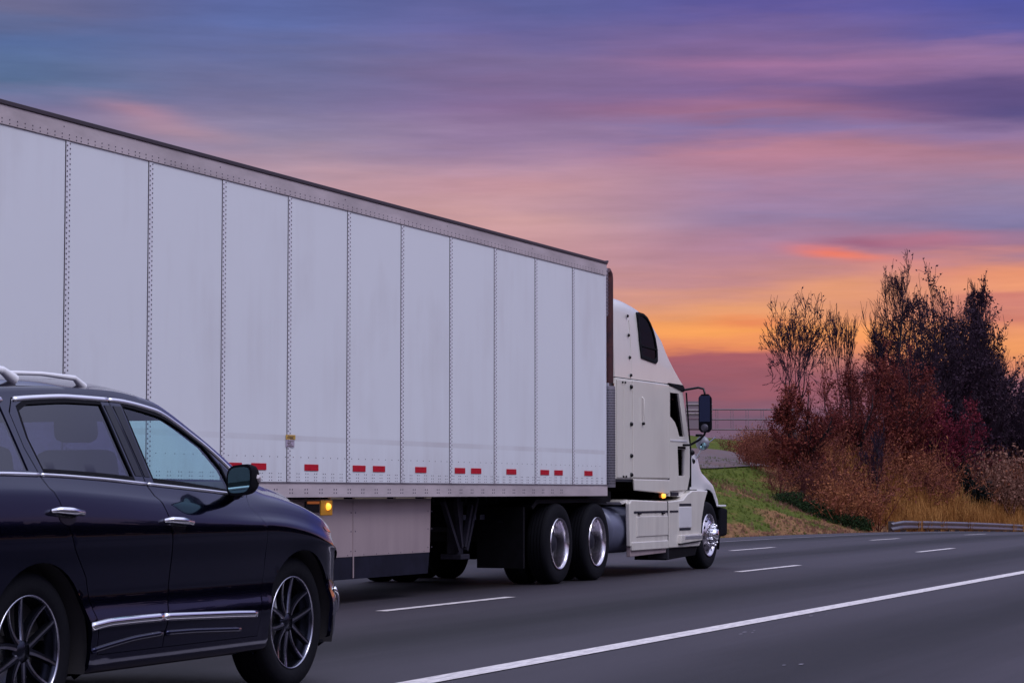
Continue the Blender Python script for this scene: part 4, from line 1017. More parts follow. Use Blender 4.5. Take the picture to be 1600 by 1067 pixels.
def arch(cx, r):   # hole in (x,t): arch opening reaching below the sill
    up = [(x, t_of(x, z)) for x, z in circ(cx, HZ, r, r * .98, 0, 180, 22)]
    return [(cx + r, -.5)] + up + [(cx - r, -.5)]
AR = .425
gap = .0045
# door outlines in (x, t)
RD = xz([(9.88, .34), (9.86, .52), (9.78, .72), (9.66, .86), (9.60, .97), (9.55, 1.09), (9.47, zbelt(9.47))]) + [(9.44, 8.4), (9.45, 8.8), (9.52, 9.04), (9.7, 9.08), (10.0, 9.08), (10.38, 9.08), (10.405, 8.6), (10.435, 8.0)] + xz([(10.50, 1.09), (10.56, .95), (10.575, .80), (10.555, .6), (10.50, .42), (10.49, .34)])
FD = xz([(10.50, .34), (10.51, .42), (10.565, .6), (10.585, .80), (10.57, .95), (10.51, 1.09)]) + [(10.445, 8.0), (10.415, 8.6), (10.39, 9.08), (10.7, 9.08), (11.0, 9.08), (11.3, 9.06), (11.52, 8.9), (11.60, 8.45), (11.5, 8.0)] + xz([(11.48, 1.05), (11.57, .98), (11.61, .86), (11.60, .70), (11.545, .52), (11.515, .34)])
RW = [(9.66, 8.10), (9.60, 8.5), (9.66, 8.84), (9.8, 8.90), (10.0, 8.90), (10.26, 8.90), (10.28, 8.5), (10.31, 8.10)]
RW = [(9.515, 8.10), (9.50, 8.5), (9.53, 8.86), (9.62, 8.95), (10.0, 8.96), (10.30, 8.96), (10.315, 8.5), (10.335, 8.10)]
FW = [(10.53, 8.10), (10.515, 8.5), (10.505, 8.96), (10.8, 8.96), (11.05, 8.96), (11.27, 8.93), (11.37, 8.6), (11.37, 8.10)]
QW = [(8.85, 8.10), (8.95, 8.75), (9.15, 8.93), (9.40, 8.96), (9.39, 8.10)]
def grow(poly, k):
    c = np.mean(np.array(poly), 0); out_ = []
    P_ = np.array(poly); Q = P_ * (1, KS); n = len(Q); res = []
    area = sum(Q[i][0] * Q[(i+1) % n][1] - Q[(i+1) % n][0] * Q[i][1] for i in range(n)); s = 1 if area > 0 else -1
    for i in range(n):
        a = Q[i] - Q[i - 1]; b = Q[(i + 1) % n] - Q[i]
        na = np.array([a[1], -a[0]]) / (np.linalg.norm(a) + 1e-9); nb = np.array([b[1], -b[0]]) / (np.linalg.norm(b) + 1e-9)
        m_ = na + nb; m_ /= max(.5, np.linalg.norm(m_)); res.append((Q[i][0] + s * m_[0] * k, (Q[i][1] + s * m_[1] * k) / KS))
    return res
HD = [(11.98, 12.2), (11.98, 11.0), (11.93, 10.1), (11.98, 9.6), (12.2, 9.5), (12.5, 9.55), (12.70, 9.8), (12.80, 10.4), (12.84, 11.2), (12.86, 12.2)]
WS = [(10.98, 12.2), (10.99, 11.0), (11.08, 10.2), (11.3, 9.75), (11.6, 9.65), (11.80, 9.8), (11.93, 10.3), (11.96, 11.2), (11.97, 12.2)]
HL = xz([(12.46, .895), (12.62, .845), (12.74, .78), (12.80, .70)]) + [(12.84, 7.0)] + [(12.72, 8.4), (12.60, 8.7), (12.50, 8.5)]
FUEL = None
# bumper seam
outer = [(8.10, 0), (13.035, 0), (13.035, 12), (8.10, 12)]
skin('body', outer, [arch(HX1, AR), arch(HX2, AR), grow(RD, gap), grow(FD, gap), QW, HD, WS, grow(HL, .003)], MT['paint'], sv, sides=(1, -1), step=.05, depth=.02)
clip = lambda L: [(x, min(t, 12.0)) for x, t in L]
skin('hood', clip(grow(HD, -.004)), [], MT['paint'], sv, sides=(1, -1))
skin('windscreen', clip(grow(WS, -.002)), [], MT['glassclear'], sv, sides=(1, -1), depth=.004)
for nm, DD, WW in (('rear_door', RD, RW), ('front_door', FD, FW)):
    skin(nm, DD, [WW], MT['paint'], sv, off=.001, sides=(1, -1), depth=.03)
doors = {o.name.split('.')[0]: o for o in sv.children if 'door' in o.name and '.' not in o.name}
ND, RDo = doors['front_door'], doors['rear_door']
skin('window_pane', grow(RW, .012), [], MT['glassrear'], RDo, off=-.007, sides=(1, -1), depth=.003)
skin('window_pane', grow(FW, .012), [], MT['glassfront'], ND, off=-.007, sides=(1, -1), depth=.003)
skin('quarter_window', grow(QW, .012), [], MT['glassrear'], sv, off=-.006, sides=(1, -1), depth=.003)
# gloss black frames round the glass (pillar covers)
def band(name, outerp, innerp, m, parent, off=.002): return skin(name, outerp, [innerp], m, parent, off=off, sides=(1,), depth=.006, step=.03)
band('window_seal', grow(RW, .007), grow(RW, -.006), MT['rubber'], RDo)
band('window_seal', grow(FW, .007), grow(FW, -.006), MT['rubber'], ND)
# centre pillar cover
skin('pillar_cover', [(10.36, 8.14), (10.425, 8.14), (10.385, 8.92), (10.325, 8.92)], [], MT['trimblack'], RDo, off=.004, depth=.006)
skin('pillar_cover', [(10.45, 8.14), (10.50, 8.14), (10.485, 8.92), (10.41, 8.92)], [], MT['trimblack'], ND, off=.004, depth=.006)
def ribbon(name, path, width, off, m, parent, th=.010, taper=False):
    """moulding that follows the skin; path in (x,t)"""
    pts = []
    P_ = np.array(path, float)
    seg = np.concatenate([[0], np.cumsum(np.linalg.norm(np.diff(P_ * (1, KS), axis=0), axis=1))]); n = max(6, int(seg[-1] / .03))
    s = np.linspace(0, seg[-1], n); X = np.interp(s, seg, P_[:, 0]); T = np.interp(s, seg, P_[:, 1])
    # smooth
    for _ in range(2):
        X[1:-1] = (X[:-2] + 2 * X[1:-1] + X[2:]) / 4; T[1:-1] = (T[:-2] + 2 * T[1:-1] + T[2:]) / 4
    c0 = P3(X, T, off); c1 = P3(X, T, off + th); d = np.gradient(c0, axis=0); d /= np.linalg.norm(d, axis=1, keepdims=True); nn_ = c1 - c0; nn_ /= np.linalg.norm(nn_, axis=1, keepdims=True)
    sdir = np.cross(d, nn_); V = []; k = 6
    for i in range(n):
        w = width / 2
        if taper: w *= min(1, (min(i, n - 1 - i) + .6) / 5)
        for a, b in ((-1, 0), (-.85, .7), (-.4, 1), (.4, 1), (.85, .7), (1, 0)): V.append(tuple(c0[i] + sdir[i] * w * a + nn_[i] * th * b))
    F = []
    for i in range(n - 1):
        for j in range(k - 1): F.append((i * k + j, i * k + j + 1, (i + 1) * k + j + 1, (i + 1) * k + j))
    F += [tuple(range(k)), tuple(reversed(range((n - 1) * k, n * k)))]
    return MB().add(V, F, True).build(name, m, parent)
# chrome: window line above, belt line below
ribbon('chrome_trim', [(9.53, 9.02), (9.7, 9.03), (10.0, 9.03), (10.375, 9.03)], .026, .002, MT['satin'], RDo)
ribbon('chrome_trim', [(10.395, 9.03), (10.7, 9.03), (11.0, 9.03), (11.3, 9.0), (11.48, 8.86), (11.56, 8.55), (11.58, 8.3)], .024, .002, MT['satin'], ND)
ribbon('chrome_trim', [(8.75, 8.2), (8.85, 8.75), (9.1, 9.0), (9.3, 9.03), (9.425, 9.03)], .026, .002, MT['satin'], sv)
ribbon('chrome_trim', [(9.475, 8.03), (9.8, 8.03), (10.43, 8.03)], .016, .002, MT['satin'], RDo)
ribbon('chrome_trim', [(10.45, 8.03), (10.8, 8.03), (11.2, 8.03), (11.46, 8.03)], .016, .002, MT['satin'], ND)
ribbon('chrome_trim', [(8.75, 8.03), (9.1, 8.03), (9.455, 8.03)], .018, .002, MT['satin'], sv)
# rocker mouldings
tz = lambda x, z: (x, t_of(x, z))
ribbon('rocker_moulding', [tz(9.80, .478), tz(9.95, .492), tz(10.2, .494), tz(10.46, .493)], .042, .004, MT['chrome'], RDo, th=.016, taper=False)
ribbon('rocker_moulding', [tz(10.485, .493), tz(10.8, .484), tz(11.2, .472), tz(11.46, .462)], .040, .004, MT['chrome'], ND, th=.016, taper=False)
ribbon('rocker_fold', [tz(9.82, .36), tz(10.2, .40), tz(10.47, .41)], .03, .002, MT['paint'], RDo, th=.014)
ribbon('rocker_fold', [tz(10.51, .41), tz(10.8, .405), tz(11.3, .385)], .03, .002, MT['paint'], ND, th=.014)
# door handles: pull bar over a recessed cup
def handle(x0, x1, z0, z1, par):
    a = P3(np.array([x0]), np.array([t_of(x0, z0)]), 1e-5)[0]; b = P3(np.array([x1]), np.array([t_of(x1, z1)]), 1e-5)[0]; m_ = (a + b) / 2
    o = .034; h = MB().tube([a + (0, 0, 0), a + (.015, -o, .004), m_ + (0, -o - .004, .006), b + (-.02, -o, .002), b], [.010, .016, .018, .015, .010], 12).build('door_handle', MT['chrome'], par)
    cx, cz = (x0 + x1) / 2 + .01, (z0 + z1) / 2 - .02
    skin('handle_cup', [(x, t_of(x, z)) for x, z in circ(cx, cz, .075, .042, n=20)], [], MT['trimblack'], par, off=.0025, depth=.004, step=.03)
handle(9.47, 9.70, 1.042, 1.028, RDo)
handle(10.50, 10.735, .985, .970, ND)
# headlamp
skin('headlight', HL, [], MT['lampglass'], sv, off=-.001, sides=(1, -1), depth=.02)
skin('side_marker', xz([(12.40, .925), (12.52, .905), (12.55, .89), (12.44, .90)]), [], MT['redamber'], sv, off=.004, depth=.006)
# front bumper cut line, fog lamp, lower lip
ribbon('bumper_trim', [tz(12.56, .56), tz(12.66, .50), tz(12.74, .42)], .03, .003, MT['chrome'], sv, th=.012)
ribbon('bumper_lip', [(12.45, .5), (12.7, .5), (12.9, .5), (13.0, .5)], .04, .0, MT['blackplastic'], sv, th=.02)
# wheel arch liners and underbody
for cx in (HX1, HX2):
    for s, y0 in ((-1, 6.24), (1, 7.63)):
        MB().lathe([(0, AR + .012), (.46, AR + .012), (.46, .1)], (cx, y0, HZ), 32, a0=rad(-18), a1=rad(198)).build('wheel_arch_liner', MT['interior'], sv, fixn=False)
MB().box(9.85, 11.6, 6.32, 8.02, .24, .34).build('underbody', MT['black'], sv)
MB().box(8.3, 12.6, 6.75, 7.6, .25, .42).build('underbody', MT['black'], sv)
MB().box(12.5, 12.85, 6.6, 7.75, .3, .7).build('radiator', MT['interior'], sv)
# interior
MB().box(8.5, 11.9, 6.36, 7.98, .42, .46).build('cabin_floor', MT['interior'], sv)
MB().prism([(11.32, 1.10), (11.55, 1.19), (11.85, 1.13), (11.95, .5), (11.5, .5)], 6.36, 7.98).build('dashboard', MT['interior'], sv, bevel=.04)
for yy in (6.38, 7.92): MB().box(9.0, 11.7, yy, yy + .04, .45, 1.06).build('door_lining', MT['interior'], sv)
def seat(x, y, w=.50):
    s_ = MB().prism([(x, .62), (x + .5, .66), (x + .52, .74), (x + .02, .74)], y - w / 2, y + w / 2).build('seat', MT['seat'], sv, bevel=.04)
    MB().prism([(x - .02, .66), (x + .12, .68), (x - .06, 1.36), (x - .19, 1.34)], y - w / 2 + .02, y + w / 2 - .02).build('backrest', MT['seat'], s_, bevel=.05)
    MB().prism([(x - .16, 1.385), (x - .06, 1.395), (x - .09, 1.545), (x - .18, 1.535)], y - .125, y + .125).build('headrest', MT['seat'], s_, bevel=.045)
for x, y in ((10.62, 6.75), (10.62, 7.60), (9.62, 6.72), (9.62, 7.62), (8.9, 6.75), (8.9, 7.6)): seat(x, y)
MB().lathe([(-.012, .17), (0, .185), (.012, .17), (0, .158), (-.012, .17)], (11.3, 7.60, 1.02), 28, axis='X').build('steering_wheel', MT['interior'], sv)
MB().prism([(8.6, 1.56), (10.85, 1.585), (11.08, 1.52), (11.12, 1.56), (10.9, 1.63), (8.6, 1.62)], 6.56, 7.78).build('headliner', MT['interior'], sv)
# wheels: tyre, rim, ten spokes in five pairs
def car_wheel():
    w = bpy.data.objects.new('wheel', None); COL.objects.link(w)
    R, hw = .383, .118
    pr = [(-.10, .262), (-.115, .275), (-hw - .006, .31), (-hw, .345), (-.105, .368), (-.085, .379), (-.05, .3825), (-.048, .376), (-.040, .376), (-.038, .383), (0, .3835), (.038, .383), (.040, .376), (.048, .376), (.05, .3825), (.085, .379), (.105, .368), (hw, .34), (.10, .262)]
    MB().lathe([(a + .11, r) for a, r in pr], n=72).build('tyre', MT['rubber'], w, local=True, sharp=50)
    MB().lathe([(.012, .266), (.000, .263), (.004, .256), (.03, .250), (.10, .245), (.20, .25)], n=72).build('rim', MT['rimdark'], w, local=True, sharp=60)
    MB().lathe([(.0005, .2665), (-.004, .264), (-.003, .259), (.006, .256)], n=72).build('rim_lip', MT['rimface'], w, local=True)
    MB().lathe([(.03, 0), (.03, .055), (.05, .065), (.08, .068)], n=32).build('hub_cap', MT['rimdark'], w, local=True)
    MB().lathe([(.10, .03), (.10, .17), (.115, .17), (.115, .03)], n=48).build('brake_disc', MT['satin'], w, local=True)
    MB().lathe([(.14, .0), (.14, .245)], n=48).build('rear_shield', MT['interior'], w, local=True)
    for k in range(5):
        for sgn in (-1, 1):
            a0 = 2 * math.pi * k / 5 + .31; V = []
            rr = np.linspace(.052, .255, 9); c = []
            for r in rr:
                u = (r - .052) / .203; ang = a0 + sgn * (.16 + .235 * u ** .8) * (1.0) + sgn * .18 * (1 - u) ** 2 * 0
                yv = .028 - .022 * u + .012 * math.sin(math.pi * u); hw_ = .021 - .007 * u
                c.append((r, ang, yv, hw_))
            fr = []; 
            for r, ang, yv, h in c:
                d = Vector((math.cos(ang), 0, math.sin(ang))); n = Vector((-math.sin(ang), 0, math.cos(ang)))
                fr.append((d * r - n * h + Vector((0, yv + .03, 0)), d * r - n * h * .7 + Vector((0, yv, 0)), d * r + n * h * .7 + Vector((0, yv, 0)), d * r + n * h + Vector((0, yv + .03, 0))))
            V = [tuple(p) for f_ in fr for p in f_]; F = []
            for i in range(len(fr) - 1):
                for j in range(3): F.append((i * 4 + j, i * 4 + j + 1, (i + 1) * 4 + j + 1, (i + 1) * 4 + j))
                F.append((i * 4 + 3, i * 4, (i + 1) * 4, (i + 1) * 4 + 3))
            MB().add(V, F, False).build('spoke', MT['rimdark'], w, local=True)
            # machined edge on the outer side of each spoke
            V = []
            for r, ang, yv, h in c:
                d = Vector((math.cos(ang), 0, math.sin(ang))); n = Vector((-math.sin(ang), 0, math.cos(ang))) * sgn
                V += [tuple(d * r + n * h * .05 + Vector((0, yv - .0015, 0))), tuple(d * r + n * h * .72 + Vector((0, yv - .0015, 0))), tuple(d * r + n * h * .85 + Vector((0, yv + .008, 0)))]
            F = []
            for i in range(len(c) - 1):
                for j in range(2): F.append((i * 3 + j, i * 3 + j + 1, (i + 1) * 3 + j + 1, (i + 1) * 3 + j))
            MB().add(V, F, False).build('spoke_edge', MT['rimface'], w, local=True, fixn=False)
    for k in range(5):
        t = 2 * math.pi * (k + .5) / 5
        MB().lathe([(.035, 0), (.035, .010), (.06, .011)], (.056 * math.cos(t), 0, .056 * math.sin(t)), 8).build('lug_nut', MT['rimdark'], w, local=True)
    return w
cw = car_wheel(); put_wheel(cw, HX2, 6.285, HZ, False, sv, .45)
for x, y, fl, sp_ in ((HX1, 6.285, False, .2), (HX2, 2 * SYC - 6.285, True, 0), (HX1, 2 * SYC - 6.285, True, 1)):
    c = copy_tree(cw, sv); put_wheel(c, x, y, HZ, fl, sv, sp_)
# roof rails
for sgn in (-1, 1):
    y = SYC + sgn * .60
    rl = MB().tube([(8.5, y, 1.63), (8.58, y, 1.70), (8.8, y, 1.722), (9.3, y, 1.732), (9.56, y, 1.722), (9.66, y, 1.68)], [.02, .02, .018, .018, .02, .03], 10).build('roof_rail', MT['rail_silver'], sv)
    MB().tube([(9.62, y, 1.712), (9.9, y, 1.720), (10.20, y, 1.712), (10.28, y, 1.67)], [.011, .011, .014, .024], 10).build('front_section', MT['rail_silver'], rl)
# door mirror
MBx = 11.115; MBy = 6.115
mi = MB().tube([(11.38, 6.32, 1.115), (11.28, 6.22, 1.12), (11.20, 6.14, 1.15)], [.035, .03, .03], 10).build('door_mirror', MT['trimblack'], sv)
secs = []
for x, k in ((0, 1.0), (.03, 1.03), (.08, .95), (.12, .75), (.145, .4)):
    secs.append((MBx + x, [(MBy + (cy_ * k), 1.196 + cz_ * k) for cy_, cz_ in [(.078 * math.copysign(abs(math.cos(a)) ** .55, math.cos(a)), .082 * math.copysign(abs(math.sin(a)) ** .6, math.sin(a)) + .012 * math.cos(a) * -1) for a in np.linspace(0, 2 * math.pi, 25)[:-1]]]))
loft(secs, close=True, capA=True, capB=True).build('mirror_housing', MT['blackplastic'], mi, sharp=40)
gs = [(MBy + cy_ * .86, 1.196 + cz_ * .84) for cy_, cz_ in [(.078 * math.copysign(abs(math.cos(a)) ** .55, math.cos(a)), .082 * math.copysign(abs(math.sin(a)) ** .6, math.sin(a)) + .012 * math.cos(a) * -1) for a in np.linspace(0, 2 * math.pi, 25)[:-1]]]
MB().add([(MBx - .003, y, z) for y, z in gs], [tuple(range(24))]).build('mirror_glass', MT['mirror'], mi)
MB().tube([(MBx + .06, MBy - .080, 1.215), (MBx + .085, MBy - .072, 1.20), (MBx + .11, MBy - .055, 1.19)], [.012, .018, .01], 8).build('turn_signal', MT['lampglass'], mi)
skin('mirror_sail', [(11.37, 8.14), (11.55, 8.14), (11.53, 8.5), (11.38, 8.72)], [], MT['trimblack'], ND, off=.003, depth=.006)

# ================================================================== VEGETATION
ROOT = Vector((0, 0, 0))
def fast_mesh(name, V, F, m, parent=None, tint=None, smooth=False):
    """V (n,3), F (k,3|4) arrays"""
    me = bpy.data.meshes.new(name); V = np.asarray(V, np.float32); F = np.asarray(F, np.int32); q = F.shape[1]
    me.vertices.add(len(V)); me.vertices.foreach_set('co', V.ravel()); me.loops.add(F.size); me.loops.foreach_set('vertex_index', F.ravel())
    me.polygons.add(len(F)); me.polygons.foreach_set('loop_start', np.arange(0, F.size, q, dtype=np.int32)); me.polygons.foreach_set('loop_total', np.full(len(F), q, np.int32))
    if smooth: me.polygons.foreach_set('use_smooth', np.ones(len(F), bool))
    me.update(calc_edges=True)
    if tint is not None:
        a = me.attributes.new('tint', 'FLOAT', 'POINT'); a.data.foreach_set('value', np.asarray(tint, np.float32))
    me.materials.append(m); return link(bpy.data.objects.new(name, me), parent)
def seg_mesh(S):
    """segments (p0,p1,r0,r1) -> three-sided tapered twigs"""
    S = np.asarray(S, float); p0, p1, r0, r1 = S[:, :3], S[:, 3:6], S[:, 6:7], S[:, 7:8]; d = p1 - p0; d /= np.maximum(np.linalg.norm(d, axis=1, keepdims=True), 1e-9)
    up = np.where(np.abs(d[:, 2:3]) < .9, np.array([[0, 0, 1.]]), np.array([[1., 0, 0]])); a = np.cross(d, up); a /= np.linalg.norm(a, axis=1, keepdims=True); b = np.cross(a, d)
    V = []
    for p, r in ((p0, r0), (p1, r1)):
        for k in range(3):
            t = 2 * math.pi * k / 3; V.append(p + (a * math.cos(t) + b * math.sin(t)) * r)
    V = np.stack(V, 1).reshape(-1, 3); n = len(S); base = 6 * np.arange(n)[:, None]
    F = np.concatenate([base + np.array([[k, (k + 1) % 3, 3 + (k + 1) % 3, 3 + k]]) for k in range(3)], 0); return V, F
def leaf_quads(P, size, rg, droop=0.):
    n = len(P); a = rg.normal(size=(n, 3)); a /= np.linalg.norm(a, axis=1, keepdims=True); c = rg.normal(size=(n, 3)); b = np.cross(a, c); b /= np.linalg.norm(b, axis=1, keepdims=True)
    s = (size * rg.uniform(.6, 1.3, (n, 1))); a = a * s; b = b * s * .6
    V = np.stack([P - a, P + b, P + a, P - b], 1).reshape(-1, 3); F = (4 * np.arange(n)[:, None] + np.arange(4)[None]); return V, F
def grow_tree(rg, H, spread, trunk_r, levels=5, up=.35, first=.25, stems=1, density=1.0, wander=.18, minr=.006, fork=.75):
    """woody skeleton; returns segments and tip points"""
    S = []; tips = []
    stack = []
    for s_ in range(stems):
        d = np.array([rg.normal() * .12 * (1 if stems == 1 else 2.2), rg.normal() * .12 * (1 if stems == 1 else 2.2), 1.]); d /= np.linalg.norm(d)
        stack.append((np.array([rg.normal() * .1 * (stems > 1), rg.normal() * .1 * (stems > 1), 0.]), d, H * rg.uniform(.85, 1.0), trunk_r, 0))
    while stack:
        p, d, L, r, lv = stack.pop(0)
        n = max(3, int(7 - lv)) if lv < levels else 2; st = L / n; r_end = max(minr * .7, r * (.25 if lv == 0 else .35))
        for i in range(n):
            d = d + rg.normal(size=3) * wander * (1 if lv else .5) + np.array([0, 0, up * (.25 if lv == 0 else .5)]) * .3; d /= np.linalg.norm(d)
            q = p + d * st; ra = r + (r_end - r) * i / n; rb = r + (r_end - r) * (i + 1) / n; S.append((*p, *q, ra, rb))
            f = (i + 1) / n
            if lv < levels and (lv > 0 or f > first):
                k = rg.poisson((3.4 if lv == 0 else 2.0 if lv < 3 else 1.7) * density)
                for _ in range(k):
                    t = rg.uniform(0, 1); pp = p + (q - p) * t
                    ax = rg.normal(size=3); ax -= d * ax.dot(d); ax /= np.linalg.norm(ax) + 1e-9
                    ang = rg.uniform(.45, .95) * spread if lv == 0 else rg.uniform(.4, .9)
                    dd = d * math.cos(ang) + ax * math.sin(ang); dd[2] += up * .35; dd /= np.linalg.norm(dd)
                    ll = L * (rg.uniform(.38, .62) * (1.15 - .65 * f) if lv == 0 else rg.uniform(.4, .7) * (1.1 - .4 * f))
                    if ll > .16: stack.append((pp, dd, ll, max(minr, rb * rg.uniform(.4, .6)), lv + 1))
            p = q
        tips.append(p)
        if len(S) > 11000: break
    return np.array(S), np.array(tips)
def fork_tree(rg, H, trunk_r, stems=1, levels=8, wander=.10, up=.12, minr=.008, lean=.25, clear=.26, ang=(.28, .62)):
    S = []; tips = []; st = []
    for k in range(stems):
        a = rg.uniform(0, 6.28); l = lean * (0 if stems == 1 else rg.uniform(.4, 1.2)); d = np.array([math.cos(a) * l, math.sin(a) * l, 1.]); d /= np.linalg.norm(d)
        st.append((np.array([math.cos(a), math.sin(a), 0.]) * .15 * (stems > 1), d, H * clear, trunk_r, 0))
    while st:
        p, d, L, r, lv = st.pop(0); n = 3 if lv < 5 else 2; re = max(minr * .6, r * .74)
        for i in range(n):
            d = d + rg.normal(size=3) * wander + np.array([0, 0, up * .3]); d /= np.linalg.norm(d); q = p + d * L / n
            S.append((*p, *q, r + (re - r) * i / n, r + (re - r) * (i + 1) / n)); p = q
            if lv >= 2 and rg.uniform() < .55:      # short side twig
                ax = rg.normal(size=3); dd = d * .6 + ax * .55; dd /= np.linalg.norm(dd); e_ = p + dd * L * rg.uniform(.3, .7)
                S.append((*p, *e_, minr * .8, minr * .5)); tips.append(e_)
        if lv < levels and len(S) < 15000:
            k = 3 if rg.uniform() < (.75 if lv < 3 else .38) else 2; ph = rg.uniform(0, 6.28)
            u = np.cross(d, (0, 0, 1.) if abs(d[2]) < .95 else (1., 0, 0)); u /= np.linalg.norm(u); v = np.cross(d, u)
            for j in range(k):
                t = ph + 2 * math.pi * j / k + rg.normal() * .3; an = rg.uniform(*ang) * (.55 if j == 0 and lv < 4 else 1)
                dd = d * math.cos(an) + (u * math.cos(t) + v * math.sin(t)) * math.sin(an); dd[2] += up * .5; dd /= np.linalg.norm(dd)
                st.append((p, dd, L * rg.uniform(.66, .92) * (1.0 if lv else .8), max(minr, re * rg.uniform(.62, .8)), lv + 1))
        else: tips.append(p)
    return np.array(S), np.array(tips)
def polar(px, D):
    a = rad(YAW) - math.atan((px - 800) / 3657.5); return D * math.cos(a), D * math.sin(a)
LEAF = {
 'dark': tinted('dark_leaves', [(.030, .018, .034), (.050, .026, .045), (.07, .045, .06)]),
 'red': tinted('rust_leaves', [(.095, .020, .024), (.185, .040, .034), (.26, .074, .042)]),
 'crimson': tinted('crimson_leaves', [(.11, .012, .030), (.19, .022, .044), (.23, .045, .058)]),
 'orange': tinted('orange_grass', [(.20, .075, .025), (.36, .16, .045), (.46, .24, .08)]),
 'rust': tinted('rust_brush', [(.060, .016, .020), (.13, .038, .032), (.24, .076, .044), (.36, .14, .06)]),
 'tan': tinted('tan_brush', [(.14, .065, .055), (.24, .115, .085), (.32, .18, .135)]),
 'ever': tinted('evergreen', [(.010, .022, .012), (.020, .042, .014), (.035, .060, .020)]),
 'black': tinted('black_conifer', [(.004, .006, .006), (.008, .010, .010), (.012, .014, .012)]),
 'grass': tinted('grass_blades', [(.05, .08, .012), (.09, .13, .020), (.16, .15, .045)]),
 'wood': tinted('far_woodland', [(.010, .012, .012), (.020, .020, .018), (.03, .025, .022)]),
}
def tree(name, label, px, D, top_y, hw, kind, seed, leaves=1200, lsize=.055, trunk_r=.10, stems=1, density=1., up=.35, levels=5, first=.25, lcol='dark', bark='bark', group=None, wander=.18, minr=.008, squash=1.0, low=0.0, widen=1.0, form='lead', clear=.26, ang=(.28, .62), lv=7, dome=0):
    rg = np.random.default_rng(seed); X, Y = polar(px, D); z0 = float(gz(X, Y)) - .1
    depth = D * math.cos(math.atan((px - 800) / 3657.5)); ztop = CAM_H + (768 - top_y) / 3650 * depth; H = ztop - z0; Wd = hw / 3650 * depth
    if form == 'fork': S, tips = fork_tree(rg, H, trunk_r, stems, lv, .10, up, minr, clear=clear, ang=ang)
    else: S, tips = grow_tree(rg, H, 1.0, trunk_r, levels, up, first, stems, density, wander, minr)
    # fit to the size it has: height exactly, width about
    P = S.reshape(-1)[None] if False else None
    zmax = max(S[:, 2].max(), S[:, 5].max()); kz = H / zmax; q = np.percentile(np.hypot(S[:, 3], S[:, 4]), 96); kx = Wd / q * widen
    for i in (0, 3): S[:, i] *= kx; S[:, i + 1] *= kx; S[:, i + 2] *= kz
    tips = tips * (kx, kx, kz)
    if dome:      # fill the crown out to a rounded outline
        u = S[:, 5] / H; r_ = np.hypot(S[:, 3], S[:, 4]); ub = np.linspace(0, 1, 15); q_ = []
        for k in range(14):
            m_ = (u >= ub[k]) & (u < ub[k + 1] + 1e-9); q_.append(np.percentile(r_[m_], 93) if m_.sum() > 6 else Wd * .3)
        uc = (ub[:-1] + ub[1:]) / 2; env = Wd * np.sqrt(np.clip(1 - ((uc - dome) / (1.06 - dome)) ** 2, .04, 1)); env = np.where(uc < dome, Wd * (.35 + .65 * np.clip(uc / dome, 0, 1)), env)
        fac = np.clip(env / np.maximum(q_, .05), .45, 2.6); fac[uc < .12] = np.minimum(fac[uc < .12], 1.0); fac = np.convolve(np.pad(fac, 1, mode='edge'), [.25, .5, .25], 'valid')
        for i in (0, 3):
            k_ = np.interp(S[:, i + 2] / H, uc, fac); S[:, i] *= k_; S[:, i + 1] *= k_
        k_ = np.interp(tips[:, 2] / H, uc, fac); tips[:, 0] *= k_; tips[:, 1] *= k_
    o = bpy.data.objects.new(name, None); COL.objects.link(o); o.location = (X, Y, z0); tag(o, label, 'tree', group)
    big = S[:, 6] > minr * 2.2
    V, F = seg_mesh(S[big]); fast_mesh('trunk', V, F, MT[bark], o)
    V, F = seg_mesh(S[~big]); V2, F2 = None, None
    if leaves:
        idx = rg.integers(0, len(S), leaves); base = S[idx, 3:6] if form != 'fork' else tips[rg.integers(0, len(tips), leaves)]
        idx = idx[:len(base)]; base = base + rg.normal(size=(len(idx), 3)) * .07
        # clumps: only keep leaves where a coarse noise allows it
        nz = np.array([noise.noise(Vector(b * .9 + seed)) for b in base]); base = base[nz > -.12]
        LV, LF = leaf_quads(base, lsize, rg); ln = len(base)
        t = np.repeat(np.clip(.5 + .5 * np.array([noise.noise(Vector(b * .8 + 50)) for b in base]) + rg.normal(size=ln) * .22, 0, 1), 4)
        Va = np.concatenate([V, LV]); Fa = np.concatenate([F, LF + len(V)]); tint = np.concatenate([np.full(len(V), .25), t])
    else: Va, Fa, tint = V, F, np.full(len(V), .25)
    fast_mesh('crown', Va, Fa, LEAF[lcol], o, tint); return o
tree('bare_tree', 'slender nearly bare tree standing leftmost on the embankment, open crown against orange sky', 1248, 95, 446, 62, '', 31, leaves=900, lsize=.05, trunk_r=.11, form='fork', clear=.14, up=.10, minr=.011, ang=(.35,.75), widen=1.1, lv=7, dome=0.62)
tree('bare_tree', 'small thin tree filling the gap between the leftmost tree and the tall trees', 1318, 100, 470, 34, '', 12, leaves=120, lsize=.05, trunk_r=.05, form='fork', clear=.2, up=.2, minr=.010, lv=6)
tree('bare_tree', 'tallest bare tree with a thin top shoot rising above all the others', 1392, 112, 382, 60, '', 13, leaves=900, lsize=.06, trunk_r=.12, density=.8, up=.45, first=.15, widen=1.2, minr=.011)
tree('bushy_tree', 'broad dark tree with curled dead leaves just right of the tallest tree', 1482, 118, 402, 66, '', 24, leaves=13000, lsize=.075, density=1.0, stems=3, up=.15, wander=.16, first=.10, widen=1.25, minr=.012, trunk_r=.12, dome=0.62)
tree('bushy_tree', 'dark leafy tree behind the tallest one, filling the middle of the clump', 1412, 115, 436, 84, '', 15, leaves=11000, lsize=.07, density=1.0, stems=3, up=.2, first=.08, minr=.012, widen=1.2, dome=0.6)
